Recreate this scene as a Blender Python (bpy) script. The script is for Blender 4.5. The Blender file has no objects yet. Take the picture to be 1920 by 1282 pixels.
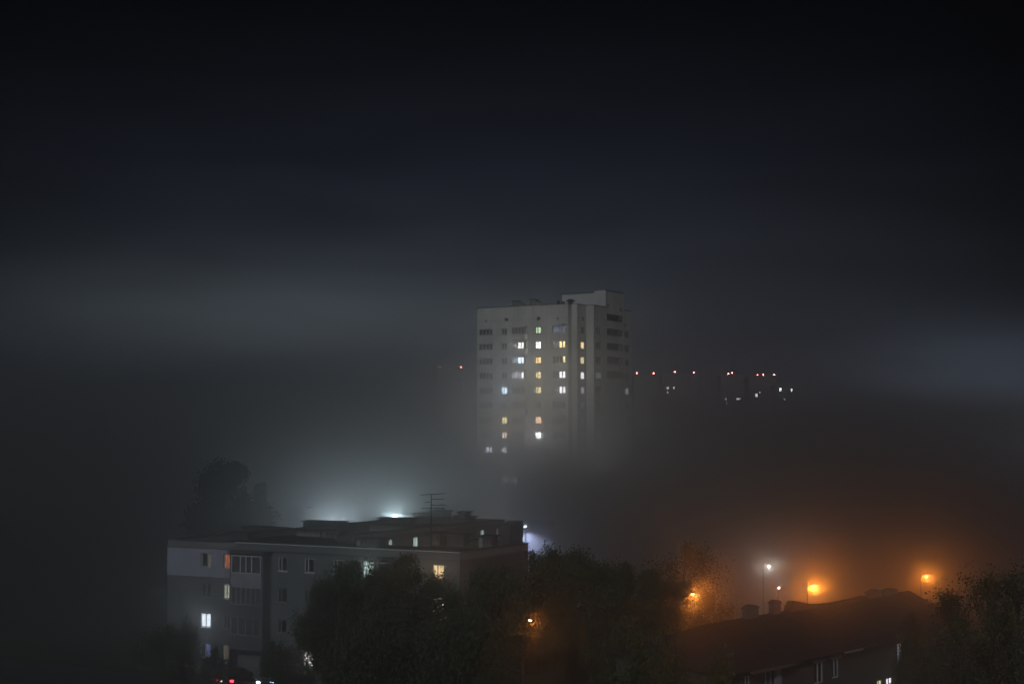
import bpy, math, random
import numpy as np
from mathutils import Vector, Matrix
R = math.radians
random.seed(11)
sc = bpy.context.scene
col = sc.collection

# ------------------------------------------------------------------ camera
F = 2400.0; TH = math.atan(139 / F); CZ = 24.2
cth, sth = math.cos(TH), math.sin(TH)
cam = bpy.data.objects.new('camera', bpy.data.cameras.new('camera')); col.objects.link(cam)
cam.location = (0, 0, CZ); cam.rotation_euler = (R(90) + TH, 0, 0)
cam.data.sensor_width = 36; cam.data.lens = F / 1920 * 36
cam.data.clip_start = 1; cam.data.clip_end = 9000
sc.camera = cam

def at(px, py, Y):
    a = (px - 960) / F; b = (641 - py) / F
    d = (a, cth - b * sth, sth + b * cth)
    t = Y / d[1]
    return Vector((d[0] * t, Y, CZ + d[2] * t))
def hit(px, P, u, z):
    k = (px - 960) / F; dz = z - CZ
    return (k * (P[1] * cth + dz * sth) - P[0]) / (u[0] - k * u[1] * cth)
def zat(py, Y):
    return at(960, py, Y).z
def plan(px, Y, z=12):
    k = (px - 960) / F
    return Vector((k * (Y * cth + (z - CZ) * sth), Y))

# ------------------------------------------------------------------ materials
def mat(name, rgb, rough=0.85, noise=0.25, scale=1.5, metal=0.0, bump=0.0, second=None, coords='Object'):
    m = bpy.data.materials.new(name); m.use_nodes = True
    nt = m.node_tree; N = nt.nodes; Lk = nt.links; b = N['Principled BSDF']
    tc = N.new('ShaderNodeTexCoord'); nz = N.new('ShaderNodeTexNoise')
    nz.inputs['Scale'].default_value = scale; nz.inputs['Detail'].default_value = 5; nz.inputs['Roughness'].default_value = 0.65
    Lk.new(tc.outputs[coords], nz.inputs['Vector'])
    cr = N.new('ShaderNodeValToRGB')
    s = second or tuple(c * (1 - noise) for c in rgb)
    t = tuple(min(1, c * (1 + noise)) for c in rgb)
    cr.color_ramp.elements[0].color = (*s, 1); cr.color_ramp.elements[0].position = 0.3
    cr.color_ramp.elements[1].color = (*t, 1); cr.color_ramp.elements[1].position = 0.7
    Lk.new(nz.outputs['Fac'], cr.inputs['Fac']); Lk.new(cr.outputs['Color'], b.inputs['Base Color'])
    b.inputs['Roughness'].default_value = rough; b.inputs['Metallic'].default_value = metal
    if bump:
        bp = N.new('ShaderNodeBump'); bp.inputs['Strength'].default_value = bump; bp.inputs['Distance'].default_value = 0.05
        Lk.new(nz.outputs['Fac'], bp.inputs['Height']); Lk.new(bp.outputs['Normal'], b.inputs['Normal'])
    return m

def panel_mat(name, rgb, bw, bh, mortar=0.02, dark=0.6, stain=0.22, offset=0.0):
    """large-panel or brick wall: joints follow the wall's own UV (metres)"""
    m = bpy.data.materials.new(name); m.use_nodes = True
    nt = m.node_tree; N = nt.nodes; Lk = nt.links; b = N['Principled BSDF']
    uv = N.new('ShaderNodeUVMap'); br = N.new('ShaderNodeTexBrick')
    br.offset = offset; br.inputs['Scale'].default_value = 1.0
    br.inputs['Brick Width'].default_value = bw; br.inputs['Row Height'].default_value = bh
    br.inputs['Mortar Size'].default_value = mortar; br.inputs['Mortar Smooth'].default_value = 0.2
    br.inputs['Color1'].default_value = (*rgb, 1); br.inputs['Color2'].default_value = (*[c * 0.93 for c in rgb], 1)
    br.inputs['Mortar'].default_value = (*[c * dark for c in rgb], 1)
    Lk.new(uv.outputs['UV'], br.inputs['Vector'])
    nz = N.new('ShaderNodeTexNoise'); nz.inputs['Scale'].default_value = 0.35; nz.inputs['Detail'].default_value = 8; nz.inputs['Roughness'].default_value = 0.7
    mp = N.new('ShaderNodeMapping'); mp.inputs['Scale'].default_value = (1, 0.35, 1)
    Lk.new(uv.outputs['UV'], mp.inputs['Vector']); Lk.new(mp.outputs['Vector'], nz.inputs['Vector'])
    mr = N.new('ShaderNodeMapRange'); mr.inputs['From Min'].default_value = 0.3; mr.inputs['From Max'].default_value = 0.7
    mr.inputs['To Min'].default_value = 1 - stain; mr.inputs['To Max'].default_value = 1 + stain * 0.5
    Lk.new(nz.outputs['Fac'], mr.inputs['Value'])
    mx = N.new('ShaderNodeMix'); mx.data_type = 'RGBA'; mx.blend_type = 'MULTIPLY'; mx.inputs['Factor'].default_value = 1
    Lk.new(br.outputs['Color'], mx.inputs[6]); Lk.new(mr.outputs['Result'], mx.inputs[7]); Lk.new(mx.outputs[2], b.inputs['Base Color'])
    bp = N.new('ShaderNodeBump'); bp.inputs['Strength'].default_value = 0.3; bp.inputs['Distance'].default_value = 0.03
    Lk.new(nz.outputs['Fac'], bp.inputs['Height']); Lk.new(bp.outputs['Normal'], b.inputs['Normal'])
    b.inputs['Roughness'].default_value = 0.9
    return m

def glow(name, rgb, strength, vary=0.6, scale=3.0):
    """a lit room behind glass: brightness broken up as curtains, furniture and plants do"""
    m = bpy.data.materials.new(name); m.use_nodes = True
    nt = m.node_tree; N = nt.nodes; Lk = nt.links; b = N['Principled BSDF']
    b.inputs['Base Color'].default_value = (0.02, 0.02, 0.02, 1); b.inputs['Roughness'].default_value = 0.2
    b.inputs['Emission Color'].default_value = (*rgb, 1)
    if vary:
        tc = N.new('ShaderNodeTexCoord'); oi = N.new('ShaderNodeObjectInfo')
        ad = N.new('ShaderNodeVectorMath'); ad.operation = 'ADD'
        sm = N.new('ShaderNodeVectorMath'); sm.operation = 'SCALE'; sm.inputs[3].default_value = 37.0
        cb = N.new('ShaderNodeCombineXYZ'); Lk.new(oi.outputs['Random'], cb.inputs[0]); Lk.new(oi.outputs['Random'], cb.inputs[2])
        Lk.new(cb.outputs[0], sm.inputs[0]); Lk.new(tc.outputs['Object'], ad.inputs[0]); Lk.new(sm.outputs[0], ad.inputs[1])
        mp = N.new('ShaderNodeMapping'); mp.inputs['Scale'].default_value = (1.6, 1, 0.55); Lk.new(ad.outputs[0], mp.inputs['Vector'])
        nz = N.new('ShaderNodeTexNoise'); nz.inputs['Scale'].default_value = scale; nz.inputs['Detail'].default_value = 2
        Lk.new(mp.outputs[0], nz.inputs['Vector'])
        mr = N.new('ShaderNodeMapRange'); mr.inputs['From Min'].default_value = 0.35; mr.inputs['From Max'].default_value = 0.62
        mr.inputs['To Min'].default_value = strength * (1 - vary); mr.inputs['To Max'].default_value = strength
        Lk.new(nz.outputs['Fac'], mr.inputs['Value']); Lk.new(mr.outputs['Result'], b.inputs['Emission Strength'])
    else:
        b.inputs['Emission Strength'].default_value = strength
    return m

M = dict(
    tower=panel_mat('tower_panel', (0.47, 0.47, 0.44), 3.1, 2.85, 0.035, 0.6, 0.3),
    tower2=mat('penthouse_render', (0.46, 0.46, 0.46), noise=0.12, scale=0.4),
    brickA=panel_mat('silicate_brick', (0.20, 0.22, 0.225), 0.5, 0.16, 0.012, 0.8, 0.3, 0.5),
    brickEnd=panel_mat('red_brown_brick', (0.13, 0.112, 0.10), 0.5, 0.16, 0.012, 0.8, 0.3, 0.5),
    render=mat('insulating_render', (0.42, 0.44, 0.54), noise=0.08, scale=0.5),
    parapet=panel_mat('parapet_panel', (0.27, 0.27, 0.27), 3.0, 2.0, 0.02, 0.6, 0.3),
    bitumen=mat('bitumen_roof', (0.022, 0.023, 0.024), noise=0.35, scale=0.8, rough=0.9),
    coping=mat('zinc_coping', (0.80, 0.80, 0.78), noise=0.1, metal=0.0, rough=0.5, scale=2),
    vent=mat('vent_brick', (0.16, 0.155, 0.15), noise=0.35, scale=3),
    ventpale=mat('vent_plaster', (0.42, 0.42, 0.40), noise=0.2, scale=3),
    slab=mat('concrete_slab', (0.10, 0.10, 0.10), noise=0.3, scale=2),
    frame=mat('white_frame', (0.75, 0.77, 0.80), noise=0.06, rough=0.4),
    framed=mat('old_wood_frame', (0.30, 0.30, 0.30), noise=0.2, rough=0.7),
    glass=mat('dark_glass', (0.02, 0.023, 0.026), noise=0.3, rough=0.12),
    room=mat('curtained_glass', (0.10, 0.105, 0.12), noise=0.5, rough=0.25, scale=2.5),
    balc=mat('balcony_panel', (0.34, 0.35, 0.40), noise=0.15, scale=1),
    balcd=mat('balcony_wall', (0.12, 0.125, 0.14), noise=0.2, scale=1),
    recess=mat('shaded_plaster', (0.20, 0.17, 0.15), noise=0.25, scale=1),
    metal=mat('galvanised_steel', (0.25, 0.25, 0.25), metal=0.5, rough=0.5, noise=0.2, scale=4),
    dmetal=mat('dark_steel', (0.03, 0.03, 0.03), metal=0.3, rough=0.6, noise=0.2, scale=4),
    roofC=mat('slate_sheet_roof', (0.024, 0.023, 0.025), noise=0.35, scale=1.0, bump=0.2),
    wallC=panel_mat('plastered_brick', (0.10, 0.095, 0.088), 0.5, 0.16, 0.01, 0.85, 0.35, 0.5),
    far=mat('far_facade', (0.20, 0.20, 0.20), noise=0.15, scale=0.05),
    bark=mat('bark', (0.07, 0.06, 0.05), noise=0.4, scale=5),
    leaf=mat('leaves', (0.06, 0.075, 0.028), noise=0.5, scale=0.9, rough=0.75, second=(0.03, 0.035, 0.012)),
    leafy=mat('yellowing_leaves', (0.10, 0.085, 0.035), noise=0.5, scale=0.9, rough=0.75, second=(0.045, 0.04, 0.02)),
    leafdark=mat('silhouette_leaves', (0.018, 0.020, 0.014), noise=0.4, scale=0.9, rough=0.9),  # backlit darkness of the far trees put into the leaf colour
    grass=mat('lawn', (0.035, 0.045, 0.02), noise=0.5, scale=0.6, rough=1, second=(0.03, 0.025, 0.018)),
    asphalt=mat('wet_asphalt', (0.04, 0.04, 0.042), noise=0.35, scale=1.5, rough=0.45),
    kerb=mat('kerb_stone', (0.25, 0.25, 0.24), noise=0.2, scale=2),
    lensoff=mat('lamp_glass', (0.3, 0.3, 0.3), noise=0.1, rough=0.2),
    tyre=mat('tyre_rubber', (0.02, 0.02, 0.02), noise=0.2, rough=0.9),
    carglass=mat('car_glass', (0.015, 0.017, 0.02), noise=0.1, rough=0.06),
)
def car_paint(n, c): return mat(n, c, rough=0.28, noise=0.04, metal=0.25, scale=2)
G = dict(
    warm=glow('room_light_warm', (1.0, 0.72, 0.33), 2.3), yellow=glow('room_light_yellow', (1.0, 0.83, 0.42), 2.0),
    white=glow('room_light_white', (1.0, 0.96, 0.90), 2.3), cool=glow('room_light_cool', (0.72, 0.86, 1.0), 2.7, 0.4),
    green=glow('room_light_green', (0.75, 1.0, 0.60), 1.3), dimwarm=glow('room_light_dim_warm', (1.0, 0.72, 0.50), 0.75),
    dimwhite=glow('room_light_dim_white', (0.86, 0.84, 1.0), 0.55, 0.4), faint=glow('room_light_faint', (0.8, 0.85, 0.9), 0.22, 0.5),
    bright=glow('room_light_bright', (0.95, 0.98, 1.0), 4, 0.35), loggia=glow('loggia_light_blue', (0.55, 0.65, 1.0), 0.30, 0.8, 2.0),
    pale=glow('room_light_pale', (1.0, 0.95, 1.0), 2.6, 0.5), orange=glow('room_light_orange', (1.0, 0.30, 0.12), 0.8, 0.7, 4.0),
    straw=glow('room_light_straw', (0.9, 0.75, 0.5), 0.2, 0.6), lime=glow('room_light_lime', (0.9, 1.0, 0.72), 0.9, 0.7, 5),
    mint=glow('room_light_mint', (0.75, 1.0, 0.93), 1.4, 0.3), amber=glow('room_light_amber', (1.0, 0.72, 0.36), 1.5, 0.5),
    icy=glow('room_light_icy', (0.80, 0.90, 1.0), 2.2, 0.3), sodium=glow('sodium_lamp', (1.0, 0.62, 0.24), 45, 0),
    led=glow('white_led_lamp', (0.9, 0.96, 1.0), 55, 0), ledb=glow('blue_white_led_lamp', (0.6, 0.72, 1.0), 90, 0),
    red=glow('red_obstruction_lamp', (1.0, 0.11, 0.10), 160, 0), redfaint=glow('red_obstruction_lamp_dim', (1.0, 0.16, 0.14), 60, 0), tail=glow('tail_light', (1.0, 0.03, 0.05), 10, 0),
    head=glow('head_light', (0.6, 0.78, 1.0), 14, 0), rev=glow('reversing_light', (0.85, 0.7, 1.0), 14, 0),
    bulb=glow('white_bulb', (1.0, 0.9, 0.85), 14, 0), farw=glow('far_room_light', (0.9, 0.93, 0.9), 7, 0), farf=glow('far_room_light_faint', (0.9, 0.93, 0.9), 2.2, 0),
    deeporange=glow('room_light_orange_in_fog', (1.0, 0.62, 0.36), 5.0, 0.6), deeppink=glow('room_light_pink_in_fog', (1.0, 0.75, 0.62), 5.0, 0.5), deeplav=glow('room_light_lavender_in_fog', (0.88, 0.85, 1.0), 5.0, 0.4), deepfaint=glow('room_light_pale_in_fog', (0.9, 0.95, 1.0), 22, 0.4), deepgold=glow('room_light_gold_in_fog', (1.0, 0.85, 0.35), 4.5, 0.5), deepbright=glow('room_light_bright_in_fog', (0.95, 0.98, 1.0), 11.0, 0.3),
    dimblue=glow('room_light_dim_blue', (0.35, 0.4, 1.0), 0.35, 0.5),
)

# ------------------------------------------------------------------ mesh helpers
class MB:
    def __init__(s): s.v = []; s.f = []; s.uv = []
    def face(s, pts, uv=None):
        i = len(s.v); s.v += [tuple(p) for p in pts]; s.f.append(tuple(range(i, i + len(pts))))
        s.uv += list(uv) if uv else [(0, 0)] * len(pts)
    def box(s, x0, x1, y0, y1, z0, z1):
        s.fbox((0, 0), (1, 0), x0, x1, -y1, -y0, z0, z1)
    def fbox(s, P, u, s0, s1, n0, n1, z0, z1):
        """box in a wall frame: s along u, n outward, z up"""
        n = (u[1], -u[0])
        def q(a, b, z): return (P[0] + u[0] * a + n[0] * b, P[1] + u[1] * a + n[1] * b, z)
        c = [q(s0, n0, z0), q(s1, n0, z0), q(s1, n1, z0), q(s0, n1, z0), q(s0, n0, z1), q(s1, n0, z1), q(s1, n1, z1), q(s0, n1, z1)]
        for f, d in (((0, 1, 2, 3), 'h'), ((4, 7, 6, 5), 'h'), ((3, 2, 6, 7), 's'), ((1, 0, 4, 5), 's'), ((2, 1, 5, 6), 'n'), ((0, 3, 7, 4), 'n')):
            if d == 's': uv = [(s0, z0), (s1, z0), (s1, z1), (s0, z1)]
            elif d == 'n': uv = [(n0, z0), (n1, z0), (n1, z1), (n0, z1)]
            else: uv = [(s0, n0), (s1, n0), (s1, n1), (s0, n1)]
            s.face([c[i] for i in f], uv)
    def prism(s, pts, z0, z1, top=True, bottom=False):
        k = len(pts); run = 0
        for i in range(k):
            a, b = pts[i], pts[(i + 1) % k]; L = math.hypot(b[0] - a[0], b[1] - a[1])
            s.face([(a[0], a[1], z0), (b[0], b[1], z0), (b[0], b[1], z1), (a[0], a[1], z1)], [(run, z0), (run + L, z0), (run + L, z1), (run, z1)])
            run += L
        if top: s.face([(p[0], p[1], z1) for p in pts], [(p[0], p[1]) for p in pts])
        if bottom: s.face([(p[0], p[1], z0) for p in reversed(pts)])
    def tube(s, a, b, r0, r1, k=6, cap=True):
        a = Vector(a); b = Vector(b); d = (b - a)
        if d.length < 1e-6: return
        d.normalize(); x = d.orthogonal().normalized(); y = d.cross(x)
        A = [a + (x * math.cos(2 * math.pi * i / k) + y * math.sin(2 * math.pi * i / k)) * r0 for i in range(k)]
        B = [b + (x * math.cos(2 * math.pi * i / k) + y * math.sin(2 * math.pi * i / k)) * r1 for i in range(k)]
        for i in range(k): s.face([A[i], A[(i + 1) % k], B[(i + 1) % k], B[i]])
        if cap: s.face(B); s.face(A[::-1])
    def wall(s, P, u, L, z0, z1, holes=(), reveal=0.18, off=0.0, shift=0.0):
        n = (u[1], -u[0])
        def q(a, b, z): return (P[0] + u[0] * a + n[0] * b, P[1] + u[1] * a + n[1] * b, z)
        hs = [(max(a, 0.001), min(b, L - 0.001), max(c, z0 + .001), min(d, z1 - .001)) for a, b, c, d in holes]
        hs = [h for h in hs if h[0] < h[1] and h[2] < h[3]]
        xs = sorted({0, L, *[h[0] for h in hs], *[h[1] for h in hs]}); zs = sorted({z0, z1, *[h[2] for h in hs], *[h[3] for h in hs]})
        for j in range(len(zs) - 1):
            zc = (zs[j] + zs[j + 1]) / 2; run = None
            for i in range(len(xs)):
                solid = False
                if i < len(xs) - 1:
                    xc = (xs[i] + xs[i + 1]) / 2
                    solid = not any(h[0] < xc < h[1] and h[2] < zc < h[3] for h in hs)
                if solid and run is None: run = xs[i]
                if not solid and run is not None:
                    a, b = run, xs[i]
                    s.face([q(a, off, zs[j]), q(b, off, zs[j]), q(b, off, zs[j + 1]), q(a, off, zs[j + 1])],
                           [(a + shift, zs[j]), (b + shift, zs[j]), (b + shift, zs[j + 1]), (a + shift, zs[j + 1])]); run = None
        for a, b, c, d in hs:
            o = off - reveal
            s.face([q(a, off, c), q(a, off, d), q(a, o, d), q(a, o, c)]); s.face([q(b, off, c), q(b, o, c), q(b, o, d), q(b, off, d)])
            s.face([q(a, off, c), q(a, o, c), q(b, o, c), q(b, off, c)]); s.face([q(a, off, d), q(b, off, d), q(b, o, d), q(a, o, d)])
    def mesh(s, name, m):
        me = bpy.data.meshes.new(name); me.from_pydata(s.v, [], s.f)
        uvl = me.uv_layers.new(name='UVMap'); uvl.data.foreach_set('uv', np.array(s.uv, dtype=np.float32).ravel())
        me.materials.append(m); me.update(); return me
    def build(s, name, m, parent=None, **k):
        return link(name, s.mesh(name, m), parent, **k)
def link(name, me, parent=None, mw=None, **k):
    o = bpy.data.objects.new(name, me); col.objects.link(o)
    if mw is not None: o.matrix_world = mw
    if parent is not None:
        o.parent = parent
        o.matrix_parent_inverse = Matrix.Identity(4)
        if mw is None: o.matrix_basis = PW(parent).inverted()
        else: o.matrix_basis = PW(parent).inverted() @ mw
    for a, b in k.items(): o[a] = b
    WORLD[o.name] = (mw if mw is not None else Matrix.Identity(4))
    return o
WORLD = {}
def PW(o): return WORLD[o.name]
def thing(name, label, cat, loc=(0, 0, 0), rz=0, group=None):
    o = bpy.data.objects.new(name, None); col.objects.link(o); o.empty_display_size = 0.3
    mw = Matrix.Translation(Vector(loc)) @ Matrix.Rotation(rz, 4, 'Z'); o.matrix_world = mw; WORLD[o.name] = mw
    o['label'] = label; o['category'] = cat
    if group: o['group'] = group
    return o
def dup(root, loc, rz=0, label=None, scale=1.0, group=None, szc=None):
    r = root.copy(); col.objects.link(r)
    r.location = loc; r.rotation_euler = (0, 0, rz); r.scale = (scale, scale, szc or scale)
    if label: r['label'] = label
    if group: r['group'] = group
    for ch in list(root.children):
        c = ch.copy(); col.objects.link(c); c.parent = r
        for g in list(ch.children):
            d = g.copy(); col.objects.link(d); d.parent = c
    return r

# window meshes in a local frame: x along wall, -y outward, z up, centred
_wc = {}
def win_meshes(kind, w, h, fm):
    key = (kind, round(w, 2), round(h, 2), fm)
    if key in _wc: return _wc[key]
    f = MB(); t = 0.17 if '+t' in kind else 0.085; d = 0.05
    f.box(-w/2, w/2, -d, 0.0, -h/2, -h/2 + t); f.box(-w/2, w/2, -d, 0.0, h/2 - t, h/2)
    f.box(-w/2, -w/2 + t, -d, 0.0, -h/2 + t, h/2 - t); f.box(w/2 - t, w/2, -d, 0.0, -h/2 + t, h/2 - t)
    cuts = {'two': [0.42], 'left': [0.36], 'right': [0.62], 'half': [0.5], 'three': [0.33, 0.67], 'four': [0.25, 0.5, 0.75], 'six': [1/6, 2/6, 3/6, 4/6, 5/6], 'four_w': [0.31, 0.5, 0.69], 'one': []}[kind.split('+')[0]]
    for c in cuts:
        x = -w/2 + w * c; f.box(x - t * 0.55, x + t * 0.55, -d * 1.1, 0.0, -h/2 + t, h/2 - t)
    if '+bar' in kind: f.box(-w/2 + t, w/2 - t, -d * 1.05, 0.0, h * 0.12, h * 0.12 + t * 0.8)
    if '+sill' in kind: f.box(-w/2 - 0.06, w/2 + 0.06, -0.26, 0.0, -h/2 - 0.05, -h/2 - 0.002)
    edges = [0] + cuts + [1]
    _wc[key] = (f.mesh('window', M[fm]), edges); return _wc[key]
_pc = {}
def pane_mesh(kind, w, h, which, m):
    key = (kind, round(w, 2), round(h, 2), which, m.name)
    if key in _pc: return _pc[key]
    edges = win_meshes(kind, w, h, 'frame')[1]; p = MB(); t = 0.05
    if True:
        i0, i1 = (min(which), max(which)) if which is not None else (0, len(edges) - 2)
        x0 = -w/2 + w * edges[i0] + 0.01; x1 = -w/2 + w * edges[i1 + 1] - 0.01
        p.face([(x0, -0.02, -h/2 + t), (x1, -0.02, -h/2 + t), (x1, -0.02, h/2 - t), (x0, -0.02, h/2 - t)])
    _pc[key] = p.mesh('pane', m); return _pc[key]
def glowlight(win, w, h, rgb, W):  # extra area light added just outside the pane to make its fog halo
    l = bpy.data.lights.new('halo_light', 'AREA'); l.shape = 'RECTANGLE'; l.size = w; l.size_y = h; l.color = rgb; l.energy = W
    o = bpy.data.objects.new('halo_light', l); col.objects.link(o); o.parent = win
    o.matrix_basis = Matrix.Translation((0, -0.12, 0)) @ Matrix.Rotation(R(-90), 4, 'X')
WLP = 1.6
GLW = dict(bright=70, deepbright=90, deeplav=25, deepgold=15, deeppink=15, deeporange=20, icy=9, cool=60, warm=34, yellow=26, white=40, amber=12, mint=10, pale=16, green=10)
GLC = dict(bright=(.95,.98,1), deepbright=(.95,.98,1), deeplav=(.88,.85,1), deepgold=(1,.85,.35), deeppink=(1,.75,.6), deeporange=(1,.6,.35), icy=(.8,.9,1), cool=(.6,.8,1), warm=(1,.72,.33), yellow=(1,.83,.42), white=(1,.96,.9), amber=(1,.6,.3), mint=(.75,1,.93), pale=(1,.95,1), green=(.75,1,.6))
def window(parent, P, u, s, zc, w, h, kind='half', m='glass', fm='frame', inset=0.14, lit=None, rest='glass', cast=True):
    if parent.name.startswith('apartment_tower'): kind = kind + '+t'
    n = (u[1], -u[0]); ang = math.atan2(u[1], u[0])
    loc = Vector((P[0] + u[0] * s - n[0] * inset, P[1] + u[1] * s - n[1] * inset, zc))
    mw = Matrix.Translation(loc) @ Matrix.Rotation(ang, 4, 'Z')
    fr = link('window', win_meshes(kind, w, h, fm)[0], parent, mw)
    mm = G.get(m) or M[m]
    if m in GLW and cast: glowlight(fr, min(w, 1.4) * 0.9, h * 0.9, GLC[m], GLW[m] * WLP)
    link('pane', pane_mesh(kind, w, h, lit, mm), fr, mw)
    if lit is not None:
        k = len(win_meshes(kind, w, h, fm)[1]) - 1
        other = tuple(i for i in range(k) if i not in lit)
        runs = []
        for i in other:
            if runs and runs[-1][-1] == i - 1: runs[-1].append(i)
            else: runs.append([i])
        for other in map(tuple, runs): link('pane', pane_mesh(kind, w, h, other, G.get(rest) or M[rest]), fr, mw)
    return fr
def unit(a, b):
    d = Vector((b[0] - a[0], b[1] - a[1])); return d.normalized(), d.length

# ------------------------------------------------------------------ ground, roads
g = MB(); g.face([(-2500, -300, 0), (2500, -300, 0), (2500, 3500, 0), (-2500, 3500, 0)]); g.build('ground', M['grass'], kind='structure')
def strip(name, pts, w, z, m):
    b = MB()
    for i in range(len(pts) - 1):
        u, L = unit(pts[i], pts[i + 1]); n = Vector((u[1], -u[0])) * w / 2; a = Vector(pts[i]); c = Vector(pts[i + 1])
        b.face([(a.x + n.x, a.y + n.y, z), (a.x - n.x, a.y - n.y, z), (c.x - n.x, c.y - n.y, z), (c.x + n.x, c.y + n.y, z)])
    return b.build(name, m, kind='structure')
strip('yard_road', [(-75, 136), (-34, 118.3), (-3, 105.2), (1.5, 103.3)], 7, 0.008, M['asphalt'])
strip('street', [(-2, 96), (66, 133), (200, 205)], 8, 0.012, M['asphalt'])
kb = MB()
for off in (-3.6, 3.6):
    u, L = unit((-34, 118.3), (-3, 105.2)); kb.fbox((-34, 118.3), u, 0, L, off - 0.08, off + 0.08, 0, 0.13)
for off in (-4.1, 4.1):
    u, L = unit((-2, 96), (66, 133)); kb.fbox((-2, 96), u, 4, L, off - 0.08, off + 0.08, 0, 0.13)
kb.build('kerb', M['kerb'], kind='structure')

# ------------------------------------------------------------------ the residential tower
T = thing('apartment_tower', 'tall pale panel apartment tower rising out of the fog, many windows lit', 'tower', (7, 258, 0))
u = Vector((0.857, -0.515)); v = Vector((0.515, 0.857))
ZR = zat(569.7, 240)
ZK = lambda k: zat(620, 245) - 2.85 * k
A2 = plan(1065, 240, ZR)
s0 = hit(896, A2, u, ZR); A0 = A2 + u * s0
s1 = hit(1031.5, A2, u, ZR); A1 = A2 + u * s1
Am = A0 - v * -0.55; Am0 = Am + u * hit(891, Am, u, ZR)
back = -Vector((u[1], -u[0]))                       # inward from the left facade
A0b = A0 + v * 0.6; A00 = A0b - u * 0.55
A1r = A1 + v * 0.35
B0 = A2 + v * hit(1072, A2, v, ZR)
B1 = B0 + u * hit(1082, B0, u, ZR)
B2 = B1 + v * hit(1099, B1, v, ZR)
B3 = B2 + u * hit(1113, B2, u, ZR)
B4 = B3 + v * hit(1135.6, B3, v, ZR)
B5 = B4 + v * hit(1170, B4, v, ZR)
B6 = B5 + v * 0.01 - u * 0.3
B7 = B6 + v * hit(1184, B6, v, ZR)
C1_ = B7 - u * 34; 
A00b = A00 + v * ((C1_ - A00).dot(v))
TW = MB()
cols = {}
def tower_seg(P, Q, wins=(), small=(), deep=(), z1=None, shift=0):
    uu, L = unit(P, Q); holes = []
    for (sc_, zc, w, h) in wins: holes.append((sc_ - w/2, sc_ + w/2, zc - h/2, zc + h/2))
    TW.wall(P, uu, L, 0, z1 or ZR, holes + [(a - b/2, a + b/2, c - d/2, c + d/2) for a, c, b, d in small], 0.16, shift=shift)
    for a, c, b, d in small:
        q = MB(); q.fbox(P, uu, a - b/2 + .005, a + b/2 - .005, -0.15, -0.1, c - d/2 + .005, c + d/2 - .005); q.build('attic_dark_panel', M['dmetal'], T)  # dark sheet added in each opening to stand for the unlit inside
    return uu, L
NR = 11
# facade frontal part: columns a, b, c(bay), d
uu, L = unit(A0, A1)
sa = hit(911, A0, uu, ZK(0)); sb = hit(945.5, A0, uu, ZK(0)); sc_ = hit(975, A0, uu, ZK(0)); sd = hit(1009, A0, uu, ZK(0))
wa, wb, wd = 3.2, 1.25, 1.35
wins = []
for k in range(NR):
    wins += [(sa, ZK(k), wa, 1.35), (sb, ZK(k) - 0.05, wb, 1.4), (sc_, ZK(k), 2.6, 1.5), (sd, ZK(k), wd, 1.45)]
tech = [(hit(911, A0, uu, 42.8), zat(601, 248), 0.3, 0.55), (hit(950, A0, uu, 42.8), zat(599, 247), 0.75, 0.6), (hit(1009.5, A0, uu, 42.8), zat(597, 243), 0.75, 0.6)]
tower_seg(A0, A1, wins, tech)
lit_b = {4: 'cool', 6: 'deepgold', 7: 'deeppink', 8: 'deeplav', 10: 'deepfaint'}
lit_d = {0: 'green', 1: 'bright', 2: 'warm', 3: 'yellow', 4: 'yellow', 6: 'deeporange', 7: 'deepbright'}
for k in range(NR):
    if k == 8: window(T, A0, uu, sa, ZK(k), wa, 1.35, 'four', 'deeplav', lit=(2, 3), rest='glass')
    else: window(T, A0, uu, sa, ZK(k), wa, 1.35, 'four', 'glass', 'framed')
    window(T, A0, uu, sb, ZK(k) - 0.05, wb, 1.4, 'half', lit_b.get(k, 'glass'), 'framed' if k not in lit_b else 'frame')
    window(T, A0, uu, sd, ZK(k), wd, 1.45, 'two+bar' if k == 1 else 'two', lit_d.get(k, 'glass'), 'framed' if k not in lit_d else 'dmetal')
# bay balconies with a slanted outline
bay = MB(); n = Vector((uu[1], -uu[0]))
for k in range(NR):
    z = ZK(k); o = A0 + uu * sc_; pts = [(-1.75, 0), (-1.45, 0.75), (1.45, 0.75), (1.75, 0)]
    q = [o + uu * a + n * b for a, b in pts]; q = [(p.x, p.y) for p in q]
    bay.prism(q[::-1][::-1], z - 1.75, z - 0.72, True, True)
    q2 = [o + uu * a * 1.03 + n * (b * 1.08) for a, b in pts]
    bay.prism([(p.x, p.y) for p in q2], z + 0.72, z + 0.9, True, True)
    bay.box(0, 0, 0, 0, 0, 0) if False else None
bay.build('bay_balcony', M['tower'], T)
cspec = {1: ('white', (2, 3), 'faint'), 2: ('cool', (2, 3), 'faint'), 3: ('pale', (3,), 'dimwhite'), 6: ('faint', (3,), 'glass'), 10: ('deepfaint', (1,), 'glass')}
for k in range(NR):
    m_, l_, r_ = cspec.get(k, ('room', None, 'glass'))
    window(T, A0, uu, sc_, ZK(k), 2.85, 1.42, 'four', m_, 'framed', inset=-0.72, lit=l_, rest=r_)
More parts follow.
